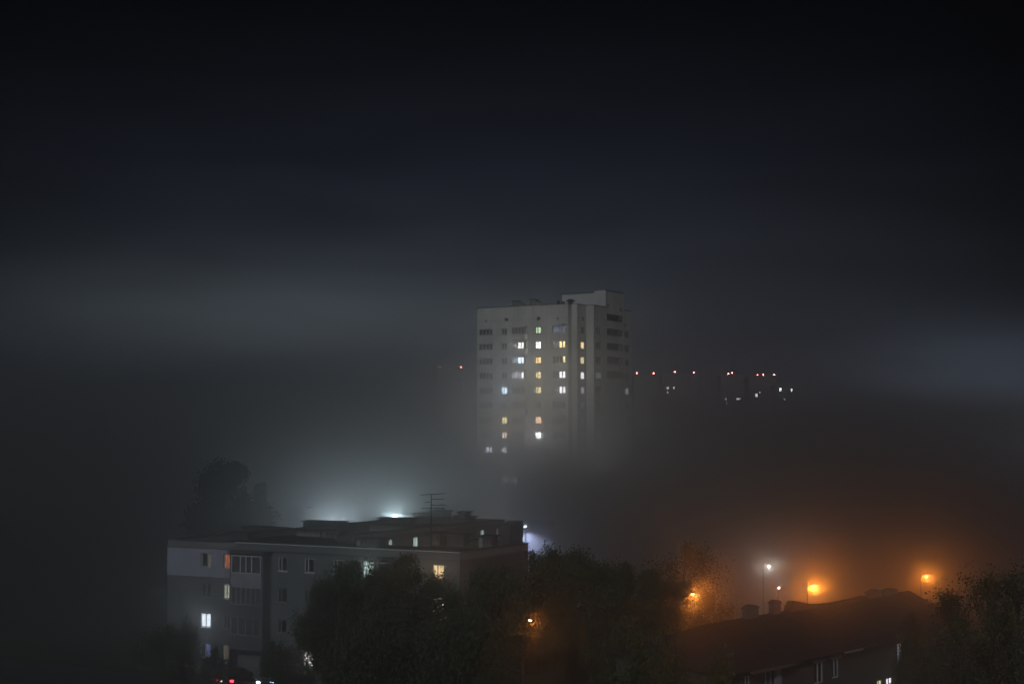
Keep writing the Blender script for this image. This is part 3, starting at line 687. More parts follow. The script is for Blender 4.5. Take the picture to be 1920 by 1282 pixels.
for px, yt, Y, w, pr, rz, lb in [(1778, 1098, 88, 110, 4, 0.3, 'upright twiggy tree beside the slender poplars, covering the gabled house end'),
    (1852, 1064, 84, 90, 4, 1.1, 'slender upright poplar with thin shoots, shorter of the front pair'), (1905, 1056, 82, 110, 4, 2.9, 'slender upright poplar at the picture edge with bare shoots'),
    (1800, 1150, 78, 140, 3, 3.1, 'sparse tree lit brownish in front of the poplars'), (1890, 1120, 74, 150, 3, 5.2, 'sparse twiggy tree nearest the camera below the poplars'),
    (1712, 1150, 92, 70, 1, 4.2, 'small leafy tree at the gable house with two lit windows showing through')]:
    tree(px, yt, Y, w, pr, lb, rz=rz, group='trees round the gabled house')

# ------------------------------------------------------------------ gabled house
Hs = thing('gabled_house', 'low gabled brick house with dark roof, chimneys and a raised arched dormer', 'house', (25, 98, 0))
R0 = plan(1252, 90, 9); R1 = plan(1650, 107.5, 9); uc, Lc = unit(R0, R1); nC = Vector((uc[1], -uc[0]))
zr0 = zat(1178, R0.y); ZRI = 9.35; ZEV = 7.25; hw = 5.0
R1 = R1 + uc * 4; Lc += 4
rc = MB()
def rp(s_, b, z): q = R0 + uc * s_ + nC * b; return (q.x, q.y, z)
for sg in (1, -1):
    b = (hw + 0.5) * sg; ze = ZEV - 0.15
    f1 = [rp(4.2, 0, ZRI), rp(Lc + 0.5, 0, ZRI), rp(Lc + 0.5, b, ze), rp(-0.5, b, ze)]
    f2 = [(p[0], p[1], p[2] - 0.16) for p in f1]
    rc.face(f1); rc.face(f2[::-1])
    for i in range(4): rc.face([f1[i], f1[(i + 1) % 4], f2[(i + 1) % 4], f2[i]])
for i in range(int((Lc - 4.5) / 0.62)):
    a = 4.6 + i * 0.62
    for sg in (1, -1):
        b = (hw + 0.48) * sg; ze = ZEV - 0.15
        q = [rp(a, 0, ZRI + .05), rp(a + .05, 0, ZRI + .05), rp(a + .05, b, ze + .05), rp(a, b, ze + .05)]; q0 = [(x, y, z - .049) for x, y, z in q]
        rc.face(q); rc.face([q[0], q[3], q0[3], q0[0]]); rc.face([q[1], q0[1], q0[2], q[2]]); rc.face([q[3], q[2], q0[2], q0[3]])
rc.face([rp(-0.5, -hw - .5, ZEV - .15), rp(-0.5, hw + .5, ZEV - .15), rp(4.2, 0, ZRI)])
roofC = rc.build('roof', M['roofC'], Hs)
fc = R0 + nC * hw; wc = MB()
wl = [(1400, 0.75, 5.9, 1.5), (1438, 1.2, 5.75, 1.9), (1535, 1.1, 5.8, 1.5), (1566, 0.9, 5.85, 1.4), (1688, 0.75, 6.0, 1.4), (1650, 0.7, 3.55, 1.4), (1668, 0.9, 3.55, 1.4), (1440, 1.0, 3.0, 1.4), (1500, 1.0, 3.0, 1.4), (1565, 1.0, 3.0, 1.4)]
hl = []
for px, w, zc, h in wl:
    s_ = hit(px, fc, uc, zc); hl.append((s_ - w/2, s_ + w/2, zc - h/2, zc + h/2))
wc.wall(fc, uc, Lc, 0, ZEV, hl, 0.15)
bc = R0 - nC * hw; wc.wall(bc + uc * Lc, -uc, Lc, 0, ZEV)
for P_, sgn in ((0, 1), (Lc, -1)):
    zt_ = ZRI - 0.17 if sgn < 0 else ZEV - 0.001
    wc.face([rp(P_, -hw, 0), rp(P_, hw, 0), rp(P_, hw, ZEV), rp(P_, 0, zt_), rp(P_, -hw, ZEV)], [(-hw, 0), (hw, 0), (hw, ZEV), (0, ZRI), (-hw, ZEV)])
wc.build('wall', M['wallC'], Hs)
for i, (px, w, zc, h) in enumerate(wl):
    s_ = hit(px, fc, uc, zc)
    m_ = {4: 'dimwhite', 5: 'yellow', 6: 'pale', 1: 'room'}.get(i, 'glass')
    window(Hs, fc, uc, s_, zc, w, h, 'half+bar' if i in (4, 6) else 'half', m_, 'frame' if i < 5 else 'framed', cast=False)
    if i in (2, 3):
        q = MB(); q.fbox(fc, uc, s_ - w/2 - 0.15, s_ + w/2 + 0.15, 0, 0.14, zc + h/2 + 0.02, zc + h/2 + 0.2); q.build('lintel', M['ventpale'], Hs)
s_ = hit(1457, fc, uc, 5.8); q = MB(); q.fbox(fc, uc, s_ - 0.32, s_ + 0.25, 0.003, 0.2, 4.6, 6.9); q.build('pilaster', M['balc'], Hs)
q = MB(); q.fbox(fc, uc, hit(1396, fc, uc, 7), hit(1478, fc, uc, 7), 0.003, 0.9, 6.93, 7.03); q.build('porch_canopy', M['slab'], Hs)
q = MB(); q.fbox(fc, uc, hit(1570, fc, uc, 7), hit(1603, fc, uc, 7), 0.6, 0.75, 7.0, 7.1); q.build('gutter', M['ventpale'], Hs)
def chim(pxa, pxb, ytop, zb=8.8, off=0.0, dome=True):
    P = R0 - nC * off; a = hit(pxa, P, uc, 9.5); b = hit(pxb, P, uc, 9.5); Y = (P + uc * (a + b) / 2).y; zt = zat(ytop, Y)
    c = MB(); c.fbox(P, uc, a, b, -0.22, 0.22, zb, zt - 0.28); o = c.build('chimney', M['vent'], Hs)
    c = MB(); m_ = (a + b) / 2
    for i in range(6):
        f0, f1 = i / 6, (i + 1) / 6; x0 = a - 0.06 + (b - a + 0.12) * f0; x1 = a - 0.06 + (b - a + 0.12) * f1
        h0 = 0.05 + 0.2 * math.sin(math.pi * f0); h1 = 0.05 + 0.2 * math.sin(math.pi * f1)
        def pp_(s, bb, z): q = P + uc * s + nC * bb; return (q.x, q.y, z)
        zz = zt - 0.24
        c.face([pp_(x0, 0.27, zz + h0), pp_(x1, 0.27, zz + h1), pp_(x1, -0.27, zz + h1), pp_(x0, -0.27, zz + h0)])
        for bb in (0.27, -0.27): c.face([pp_(x0, bb, zz - 0.03), pp_(x1, bb, zz - 0.03), pp_(x1, bb, zz + h1), pp_(x0, bb, zz + h0)])
        c.face([pp_(x0, 0.27, zz - 0.03), pp_(x1, 0.27, zz - 0.03), pp_(x1, -0.27, zz - 0.03), pp_(x0, -0.27, zz - 0.03)])
    c.build('chimney_cap', M['slab'], o)
chim(1396, 1418, 1133); chim(1446, 1460, 1124); chim(1627, 1650, 1104); chim(1656, 1678, 1102)
# raised dormer, its top line sagging between two high ends
dm = MB(); prof = [(1476, 1147), (1478, 1137), (1483, 1127), (1490, 1126), (1505, 1129), (1522, 1132), (1540, 1132), (1560, 1130), (1590, 1124), (1620, 1117)]
pts = []
for x, y in prof:
    s_ = hit(x, R0, uc, 9.6); Y = (R0 + uc * s_).y; pts.append((s_, zat(y, Y)))
for i in range(len(pts) - 1):
    (a, za), (b, zb_) = pts[i], pts[i + 1]
    dm.face([rp(a, 0.3, za), rp(b, 0.3, zb_), rp(b, -0.35, zb_), rp(a, -0.35, za)])
    dm.face([rp(a, 0.3, 8.9), rp(b, 0.3, 8.9), rp(b, 0.3, zb_), rp(a, 0.3, za)]); dm.face([rp(b, -0.35, 8.9), rp(a, -0.35, 8.9), rp(a, -0.35, za), rp(b, -0.35, zb_)])
dm.face([rp(pts[0][0], 0.3, 8.9), rp(pts[0][0], 0.3, pts[0][1]), rp(pts[0][0], -0.35, pts[0][1]), rp(pts[0][0], -0.35, 8.9)])
dm.build('dormer', M['roofC'], roofC)

# small brick outbuilding hidden in the trees
Ob = thing('outbuilding', 'small flat roofed outbuilding among the trees with one whitish lit window', 'outbuilding', (6.2, 107, 0))
po = plan(1060, 107, 6); uo = Vector((math.cos(R(-20)), math.sin(R(-20)))); lo_ = 9
ow = MB(); so = hit(1101, po, uo, zat(1183, 105.5)); zo = zat(1183, 105.5)
ow.wall(po, uo, lo_, 0, 7.6, [(so - 0.45, so + 0.45, zo - 0.6, zo + 0.6)], 0.15)
no = Vector((uo[1], -uo[0])); ow.wall(po + uo * lo_, -no, 5, 0, 7.6); ow.wall(po - no * 5 + uo * lo_, -uo, lo_, 0, 7.6); ow.wall(po - no * 5, no, 5, 0, 7.6)
ow.build('wall', M['wallC'], Ob)
orf = MB(); orf.fbox(po, uo, -0.3, lo_ + 0.3, -5.3, 0.3, 7.603, 7.8); orf.build('roof', M['bitumen'], Ob)
window(Ob, po, uo, so, zo, 0.9, 1.2, 'half', 'pale')

# ------------------------------------------------------------------ lamps
def point(name, p, rgb, W, r=0.15):
    l = bpy.data.lights.new(name, 'POINT'); l.color = rgb; l.energy = W; l.shadow_soft_size = r
    o = bpy.data.objects.new(name, l); col.objects.link(o); o.location = p; return o
SOD = (1.0, 0.26, 0.026); LED = (0.80, 0.93, 1.0)
def spot(name, p, d, rgb, W, ang=150, blend=0.6, r=0.12):
    l = bpy.data.lights.new(name, 'SPOT'); l.color = rgb; l.energy = W; l.shadow_soft_size = r; l.spot_size = R(ang); l.spot_blend = blend
    o = bpy.data.objects.new(name, l); col.objects.link(o); o.location = p; o.rotation_euler = Vector(d).to_track_quat('-Z', 'Y').to_euler(); return o
def street_lamp(px, py, Y, label, rgb, W, gm, side=1, arm=0.55, group='orange street lamps along the street', rot=0.0):
    h = at(px, py, Y); ax = Vector((math.cos(rot), math.sin(rot), 0)) * side
    base = h - ax * arm; o = thing('street_lamp', label, 'street lamp', (base.x, base.y, 0), group=group)
    p = MB(); p.tube((base.x, base.y, 0), (base.x, base.y, 1.2), 0.13, 0.12, 8); p.tube((base.x, base.y, 1.2), (base.x, base.y, h.z - 0.35), 0.075, 0.045, 8); p.build('pole', M['dmetal'], o)
    a = MB(); prev = Vector((base.x, base.y, h.z - 0.35))
    for i in range(1, 6):
        t = i / 5; q = Vector((base.x, base.y, 0)) + ax * (arm - 0.3) * t; q.z = h.z - 0.35 + 0.42 * math.sin(t * math.pi / 2); a.tube(prev, q, 0.045, 0.04, 6); prev = q
    a.build('arm', M['metal'], o)
    hd = MB(); e = prev
    w = Vector((-ax.y, ax.x, 0))
    ring = [(-0.05, 0.09), (0.15, 0.17), (0.5, 0.17), (0.7, 0.08)]
    for i in range(len(ring) - 1):
        (a0, w0), (a1, w1) = ring[i], ring[i + 1]
        A = [e + ax * a0 + w * w0, e + ax * a0 - w * w0, e + ax * a1 - w * w1, e + ax * a1 + w * w1]
        up = Vector((0, 0, 0.12)); ut = Vector((0, 0, 0.06))
        hd.face([p + up for p in A]); hd.face([A[0] + ut * 0, A[3], A[3] + up, A[0] + up]); hd.face([A[1], A[1] + up, A[2] + up, A[2]])
    hd.face([e - ax * 0.05 + w * .09, e - ax * 0.05 - w * .09, e - ax * 0.05 - w * .09 + Vector((0, 0, .12)), e - ax * 0.05 + w * .09 + Vector((0, 0, .12))])
    hd.face([e + ax * 0.7 + w * .08, e + ax * 0.7 - w * .08, e + ax * 0.7 - w * .08 + Vector((0, 0, .12)), e + ax * 0.7 + w * .08 + Vector((0, 0, .12))])
    ho = hd.build('lamp_head', M['metal'], o)
    # drop glass bowl
    ln = MB(); c = e + ax * 0.34; K = 10
    for j in range(3):
        t0, t1 = j / 3 * math.pi / 2, (j + 1) / 3 * math.pi / 2
        for i in range(K):
            p0, p1 = 2 * math.pi * i / K, 2 * math.pi * (i + 1) / K
            def bp(t, p): return c + ax * (0.17 * math.cos(t) * math.cos(p)) + w * (0.13 * math.cos(t) * math.sin(p)) + Vector((0, 0, -0.14 * math.sin(t) + 0.02))
            ln.face([bp(t0, p0), bp(t0, p1), bp(t1, p1), bp(t1, p0)])
    ln.build('lens', gm, ho)
    L_ = point('lamp_light', (c.x, c.y, c.z - 0.25), rgb, W, 0.1)
    L_.parent = o; L_.matrix_basis = PW(o).inverted() @ Matrix.Translation((c.x, c.y, c.z - 0.25))
    return o
PW_S = 1.0
street_lamp(1525, 1098, 118, 'orange street lamp glowing over the sagging dormer of the gabled house', SOD, 950 * PW_S, G['sodium'], 1)
street_lamp(1737, 1080, 125, 'orange street lamp on a short lit pole beside the bushy tree and house chimneys', SOD, 620 * PW_S, G['sodium'], 1)
street_lamp(1298, 1114, 112, 'orange street lamp shining through the drooping birch', SOD, 1000 * PW_S, G['sodium'], 1, rot=0.5)
street_lamp(996, 1163, 95.6, 'orange street lamp alone inside the middle of the tree row, its pole lit', SOD, 100 * PW_S, G['sodium'], -1, 0.5)
street_lamp(1441, 1061, 131, 'white street lamp above and between the two house chimneys', (1.0, 0.93, 0.80), 160 * PW_S, G['led'], 1, group='white lamps beyond the street')
# small canopy with a bulb under it
cpt = at(1457, 1100, 122); cn = thing('lit_canopy', 'small flat canopy on a post with one white bulb under it', 'canopy', (cpt.x, cpt.y, 0))
b_ = MB(); b_.tube((cpt.x + 0.15, cpt.y + .3, 0), (cpt.x + 0.15, cpt.y + .3, cpt.z - 0.05), 0.07, 0.06, 8); b_.build('post', M['metal'], cn)
b_ = MB(); b_.box(cpt.x - 0.5, cpt.x + 0.5, cpt.y - 0.5, cpt.y + 0.5, cpt.z - 0.03, cpt.z + 0.05); b_.build('canopy_roof', M['ventpale'], cn)
b_ = MB(); q = at(1460.5, 1103.5, 121.4); b_.tube(q, (q.x, q.y, q.z + 0.2), 0.09, 0.05, 8); b_.build('bulb', G['bulb'], cn)
ll = point('bulb_light', (q.x, q.y - 0.1, q.z - 0.15), (1.0, 0.75, 0.6), 4, 0.05); ll.parent = cn; ll.matrix_basis = PW(cn).inverted() @ Matrix.Translation((q.x, q.y - 0.1, q.z - 0.15))
# floodlight masts beyond the block
def flood(px, py, Y, label, rgb, W, gm, heads=1, mast_top=None, size=0.2, emitdir=None, dy=0.3):
    h = at(px, py, Y); o = thing('floodlight_mast', label, 'floodlight mast', (h.x, h.y, 0), group='floodlight masts behind the block')
    p = MB(); p.tube((h.x, h.y + dy, 0), (h.x, h.y + dy, h.z + 0.3), 0.14, 0.08, 8); p.build('mast', M['metal'], o)
    b = MB(); b.fbox((h.x, h.y), (1, 0), -0.3, 0.3, -0.25, -0.02, h.z - 0.05, h.z + 0.22); ho = b.build('lamp_head', M['metal'], o)
    b = MB(); b.face([(h.x - .26 * size / .2, h.y - 0.2, h.z - 0.06), (h.x + .26 * size / .2, h.y - 0.2, h.z - 0.06), (h.x + .26 * size / .2, h.y - 0.03, h.z - 0.2), (h.x - .26 * size / .2, h.y - 0.03, h.z - 0.2)][::-1]); b.build('lens', gm, ho)
    l = point('lamp_light', (h.x, h.y - 0.35, h.z - 0.3), rgb, W, 0.15) if emitdir is None else spot('lamp_light', (h.x, h.y - 0.35, h.z - 0.3), emitdir, rgb, W, 110, 0.8)
    mw = Matrix.Translation((h.x, h.y - 0.35, h.z - 0.3)) @ (l.rotation_euler.to_matrix().to_4x4() if emitdir else Matrix.Identity(4))
    l.parent = o; l.matrix_basis = PW(o).inverted() @ mw
    return o
flood(741, 966, 166, 'white floodlight mast just behind the roof ridge, lighting the fog', (0.70, 0.95, 1.0), 1500 * PW_S, G['led'])
flood(628, 990, 172, 'unseen white floodlight mast added behind the wide rooftop vent to light the fog', (0.74, 0.90, 1.0), 3300 * PW_S, G['led'])  # unseen lamp added to widen the glow behind the roof
flood(970, 985, 172.6, 'brighter of two bluish floodlights just past the end of the block', (0.62, 0.70, 1.0), 5000 * PW_S, G['ledb'], emitdir=(0.25, 0.3, -1), dy=1.25)
flood(984.5, 985, 172.6, 'dimmer of two bluish floodlights just past the end of the block', (0.62, 0.70, 1.0), 2500 * PW_S, G['ledb'], size=0.1, emitdir=(0.3, 0.3, -1), dy=1.25)
flood(905, 1060, 196, 'unseen white floodlight mast added between block and tower to light the fog', (0.92, 0.96, 1.0), 4800 * PW_S, G['led'])  # unseen lamp added to brighten the fog before the tower

flood(2040, 900, 300, 'unseen bluish white floodlight mast added out of view beyond the poplars to light the fog', (0.84, 0.88, 1.0), 6000 * PW_S, G['led'])  # out-of-view lamp added for the pale fog on the right
Kb = thing('service_building', 'low pale service building washed by two bluish floodlights behind the block end', 'service building', (3, 176, 0))
kp = plan(940, 174, 9); kz = zat(986, 174); kw = MB(); kw.wall(kp, (1, 0), 7.2, 0, kz); kw.wall((kp.x + 7.2, kp.y), (0, 1), 8, 0, kz); kw.wall((kp.x + 7.2, kp.y + 8), (-1, 0), 7.2, 0, kz); kw.wall((kp.x, kp.y + 8), (0, -1), 8, 0, kz); kw.build('wall', M['balc'], Kb)
kr = MB(); kr.fbox(kp, (1, 0), -0.2, 7.4, -8.2, 0.2, kz + 0.003, kz + 0.2); kr.build('roof', M['slab'], Kb)
# ------------------------------------------------------------------ parked cars
def make_car(label, paint):
    o = thing('parked_car', label, 'car', (0, 0, 0), group='cars parked in the yard')
    prof = [(-2.15, 0.35), (-2.18, 0.75), (-2.0, 0.95), (-1.45, 1.02), (-0.85, 1.42), (0.55, 1.45), (1.25, 0.98), (2.0, 0.82), (2.18, 0.62), (2.15, 0.35)]
    b = MB(); W = 0.86
    def yy(z): return W if z < 1.0 else W - (z - 1.0) * 0.45
    for i in range(len(prof) - 1):
        (x0, z0), (x1, z1) = prof[i], prof[i + 1]
        b.face([(x0, -yy(z0), z0), (x0, yy(z0), z0), (x1, yy(z1), z1), (x1, -yy(z1), z1)])
    low = [p for p in prof if p[1] < 1.03]
    for sgn in (-1, 1):
        b.face([(x, sgn * W, z) for x, z in (low if sgn < 0 else low[::-1])])
        gl = [(-1.45, 1.02), (-0.85, 1.42), (0.55, 1.45), (1.25, 0.98)]
        b.face([(x, sgn * yy(z), z) for x, z in (gl if sgn < 0 else gl[::-1])])
    b.face([(-2.15, -W, 0.35), (2.15, -W, 0.35), (2.15, W, 0.35), (-2.15, W, 0.35)])
    b.build('body', paint, o)
    g_ = MB()
    for sgn in (-1, 1):
        for xa, xb in ((-1.2, -0.2), (-0.1, 1.0)):
            za = 1.04; q = [(xa, za), (max(xa + 0.05, -0.8), 1.38), (min(xb - 0.05, 0.5), 1.38), (xb, za)]
            g_.face([(x, sgn * (yy(z) + 0.012), z) for x, z in q])
    g_.face([(0.62, -0.62, 1.42), (0.62, 0.62, 1.42), (1.22, 0.78, 1.02), (1.22, -0.78, 1.02)][::-1]); g_.face([(-0.92, -0.62, 1.4), (-0.92, 0.62, 1.4), (-1.42, 0.78, 1.06), (-1.42, -0.78, 1.06)])
    g_.v = [(x + (0.014 if x > 0.6 else (-0.014 if x < -0.9 else 0)), y, z + (0.012 if abs(x) > 0.6 else 0)) for x, y, z in g_.v]
    g_.build('car_window', M['carglass'], o)
    for x in (-1.35, 1.35):
        for y in (-0.78, 0.78):
            w = MB(); w.tube((x, y - 0.1 * (1 if y > 0 else -1), 0.32), (x, y + 0.1 * (1 if y > 0 else -1), 0.32), 0.32, 0.32, 16); wo = w.build('wheel', M['tyre'], o)
            r = MB(); s_ = 1 if y > 0 else -1; r.tube((x, y + 0.1 * s_, 0.32), (x, y + 0.115 * s_, 0.32), 0.19, 0.17, 12); r.build('rim', M['metal'], wo)
    return o
def lights(o, front, rear):
    for y in (-0.62, 0.62):
        b = MB(); b.box(2.13, 2.2, y - 0.18, y + 0.18, 0.6, 0.72); b.build('headlight', G['head'] if front else M['lensoff'], o)
        b = MB(); b.box(-2.2, -2.14, y - 0.16, y + 0.16, 0.68, 0.86); b.build('tail_light', G['tail'] if rear else M['lensoff'], o)
    if rear:
        b = MB(); b.box(-2.2, -2.14, 0.25, 0.43, 0.68, 0.8); b.build('reversing_light', G['rev'], o)
def place(o, px, Y, rz):
    p = plan(px, Y, 0.6); mw = Matrix.Translation((p.x, p.y, 0)) @ Matrix.Rotation(rz, 4, 'Z'); o.matrix_world = mw
c1 = make_car('dark car seen from behind with red tail lights glowing', car_paint('dark_red_paint', (0.05, 0.01, 0.012))); lights(c1, False, True); place(c1, 440, 117.3, R(80))
c2 = make_car('pale car facing out with bluish white headlights on', car_paint('silver_paint', (0.35, 0.37, 0.40))); lights(c2, True, False); place(c2, 512, 117.2, R(-98))
c3 = make_car('dark unlit car low in the yard beside the pale one', car_paint('dark_blue_paint', (0.02, 0.03, 0.06))); lights(c3, False, False); place(c3, 560, 115.2, R(-95))

# ------------------------------------------------------------------ far high-rises with obstruction lights
def highrise(pxs, Y, label, lamps, wins, ww=18, R_=0.36, rm='red'):
    x0 = plan(pxs[0], Y).x - 1.0; x1 = plan(pxs[1], Y).x + 1.0; zt = max([at(p, q, Y).z for p, q in lamps] or [at(pxs[0], 718, Y).z]) - 1.3
    o = thing('far_high_rise', label, 'high-rise', ((x0 + x1) / 2, Y + 8, 0), group='high-rises far beyond the tower')
    b = MB(); hl = []
    for px, py, w, h, m in wins:
        q = at(px, py, Y); hl.append((q.x - x0 - w/2, q.x - x0 + w/2, q.z - h/2, q.z + h/2))
    b.wall((x0, Y), (1, 0), x1 - x0, 0, zt, hl, 0.3)
    b.wall((x1, Y), (0, 1), ww, 0, zt); b.wall((x1, Y + ww), (-1, 0), x1 - x0, 0, zt); b.wall((x0, Y + ww), (0, -1), ww, 0, zt)
    b.build('wall', M['far'], o)
    r = MB(); r.face([(x0, Y, zt - 0.4), (x1, Y, zt - 0.4), (x1, Y + ww, zt - 0.4), (x0, Y + ww, zt - 0.4)]); r.build('roof', M['bitumen'], o)
    for (px, py, w, h, m), hh in zip(wins, hl):
        b = MB(); b.face([(x0 + hh[0], Y + 0.28, hh[2]), (x0 + hh[1], Y + 0.28, hh[2]), (x0 + hh[1], Y + 0.28, hh[3]), (x0 + hh[0], Y + 0.28, hh[3])]); b.build('window', G[m], o)
    for px, py in lamps:
        q = at(px, py, Y - 0.0); b = MB(); b.tube((q.x, Y + 0.5, zt - 0.4), (q.x, Y + 0.5, q.z - 0.4), 0.12, 0.1, 6); ob = b.build('lamp_bracket', M['dmetal'], o)
        b = MB()
        for j in range(4):
            for i in range(8):
                t0, t1 = j / 4 * math.pi, (j + 1) / 4 * math.pi; p0, p1 = i / 4 * math.pi, (i + 1) / 4 * math.pi
                f = lambda t, p: (q.x + R_ * math.sin(t) * math.cos(p), Y + 0.5 + R_ * math.sin(t) * math.sin(p), q.z + R_ * math.cos(t))
                b.face([f(t0, p0), f(t1, p0), f(t1, p1), f(t0, p1)])
        b.build('obstruction_light', G[rm], ob)
highrise((822, 866), 900, 'distant high-rise lost in fog under the two red lamps behind the tower', [(824, 688), (864, 688)], [], R_=0.28, rm='redfaint')
highrise((1192, 1228), 900, 'distant high-rise lost in fog under the two red lamps nearest the tower', [(1194, 699.5), (1226, 699.5)], [])
highrise((1245, 1304), 880, 'distant high-rise under the slightly higher pair of red lamps, three faint windows', [(1265.5, 697), (1301, 698)], [(1252, 727, 1.6, 1.6, 'farf'), (1263.5, 727, 1.2, 1.6, 'farf'), (1252, 736, 1.2, 1.2, 'farf')])
highrise((1355, 1392), 900, 'distant high-rise under the closely spaced pair of red lamps', [(1366, 700), (1373, 699)], [(1361, 748, 1.4, 1.4, 'farf'), (1383.5, 747.5, 1.6, 1.5, 'farw'), (1387, 748, 1.4, 1.4, 'farf'), (1362.5, 757.5, 1, 1, 'farf')])
highrise((1408, 1454), 900, 'distant high-rise under the row of three red lamps', [(1420.5, 703), (1431.5, 702), (1452, 702.5)], [(1418.5, 741, 1.4, 2.2, 'farw'), (1416, 740.5, 0.7, 1.4, 'farf'), (1449, 752, 1, 1, 'farf'), (1425, 735.5, 1, 1, 'farf')])
highrise((1459, 1488), 860, 'lower distant block with two small lit windows past the last red lamp', [], [(1463.5, 730, 1.7, 2.2, 'farw'), (1484, 731, 1.1, 2.0, 'farw'), (1471, 748, 1, 1, 'farf')])

# ------------------------------------------------------------------ air
def volume_mat(name, build):
    m = bpy.data.materials.new(name); m.use_nodes = True; nt = m.node_tree; nt.nodes.clear()
    out = nt.nodes.new('ShaderNodeOutputMaterial'); pv = nt.nodes.new('ShaderNodeVolumePrincipled'); nt.links.new(pv.outputs[0], out.inputs['Volume'])
    build(nt, pv); return m
def hz(nt, pv):
    pv.inputs['Color'].default_value = (0.93, 0.95, 0.97, 1); pv.inputs['Density'].default_value = 0.0002; pv.inputs['Anisotropy'].default_value = 0.7
b = MB(); b.box(-1600, 1600, -250, 2600, -1, 130); b.build('haze', volume_mat('thin_haze', hz), kind='stuff')
def fg(nt, pv):
    N = nt.nodes; Lk = nt.links
    def mth(op, a, b_=None, clamp=False):
        n_ = N.new('ShaderNodeMath'); n_.operation = op; n_.use_clamp = clamp
        for i, x in enumerate((a, b_)):
            if x is None: continue
            if isinstance(x, (int, float)): n_.inputs[i].default_value = x
            else: Lk.new(x, n_.inputs[i])
        return n_.outputs[0]
    tc = N.new('ShaderNodeTexCoord'); sp = N.new('ShaderNodeSeparateXYZ'); Lk.new(tc.outputs['Object'], sp.inputs[0])
    X, Y, Z = sp.outputs
    nz = N.new('ShaderNodeTexNoise'); nz.inputs['Scale'].default_value = 0.012; nz.inputs['Detail'].default_value = 2
    mp = N.new('ShaderNodeMapping'); mp.inputs['Scale'].default_value = (1, 0.6, 2.5); mp.inputs['Location'].default_value = (30, 11, 5)
    Lk.new(tc.outputs['Object'], mp.inputs[0]); Lk.new(mp.outputs[0], nz.inputs['Vector'])
    lift = mth('MULTIPLY', mth('SUBTRACT', nz.outputs['Fac'], 0.5), 34.0)           # fog top rolls by some metres
    zz = mth('SUBTRACT', Z, lift)
    ex = mth('POWER', 2.71828, mth('DIVIDE', mth('SUBTRACT', 12.0, zz), FOG['scale']))
    ex = mth('MINIMUM', ex, FOG['cap'])
    ram = N.new('ShaderNodeMapRange'); ram.interpolation_type = 'SMOOTHSTEP'; Lk.new(mth('ADD', Y, mth('MULTIPLY', mth('MINIMUM', mth('MAXIMUM', X, 0.0), 45.0), 1.0)), ram.inputs['Value'])
    ram.inputs['From Min'].default_value = 95; ram.inputs['From Max'].default_value = 175; ram.inputs['To Min'].default_value = FOG['near']; ram.inputs['To Max'].default_value = 1
    fade = N.new('ShaderNodeMapRange'); fade.interpolation_type = 'SMOOTHSTEP'; Lk.new(Z, fade.inputs['Value'])
    fade.inputs['From Min'].default_value = 38; fade.inputs['From Max'].default_value = 62; fade.inputs['To Min'].default_value = 1; fade.inputs['To Max'].default_value = 0
    ff = N.new('ShaderNodeMapRange'); ff.interpolation_type = 'SMOOTHSTEP'; Lk.new(mth('ADD', Y, mth('MULTIPLY', X, 0.9)), ff.inputs['Value'])
    ff.inputs['From Min'].default_value = 290; ff.inputs['From Max'].default_value = 520; ff.inputs['To Min'].default_value = 1; ff.inputs['To Max'].default_value = 0.3
    n2 = N.new('ShaderNodeTexNoise'); n2.inputs['Scale'].default_value = 0.035; n2.inputs['Detail'].default_value = 1.5
    m2 = N.new('ShaderNodeMapping'); m2.inputs['Scale'].default_value = (0.7, 0.5, 2.6); Lk.new(tc.outputs['Object'], m2.inputs[0]); Lk.new(m2.outputs[0], n2.inputs['Vector'])
    ex = mth('MULTIPLY', mth('MULTIPLY', ex, ff.outputs[0]), mth('MAXIMUM', 0.1, mth('ADD', -0.35, mth('MULTIPLY', n2.outputs['Fac'], 2.7))))
    d = mth('MULTIPLY', mth('MULTIPLY', ex, ram.outputs[0]), mth('MULTIPLY', fade.outputs[0], FOG['d']))
    p2 = N.new('ShaderNodeVolumePrincipled'); ads = N.new('ShaderNodeAddShader'); out = [x for x in N if x.type == 'OUTPUT_MATERIAL'][0]
    for p_, share, g_ in ((pv, 0.82, 0.87), (p2, 0.18, 0.2)):      # strong forward lobe plus a broad one, as in real fog
        Lk.new(mth('MULTIPLY', d, share), p_.inputs['Density']); p_.inputs['Color'].default_value = (0.94, 0.96, 0.98, 1); p_.inputs['Anisotropy'].default_value = g_
    Lk.new(pv.outputs[0], ads.inputs[0]); Lk.new(p2.outputs[0], ads.inputs[1]); Lk.new(ads.outputs[0], out.inputs['Volume'])
FOG = dict(d=0.034, scale=8.6, cap=1.25, near=0.17)
fm = volume_mat('ground_fog', fg); fm.cycles.volume_step_rate = 0.15
b = MB(); b.box(-700, 700, 30, 1100, -0.5, 64); b.build('fog_bank', fm, kind='stuff')

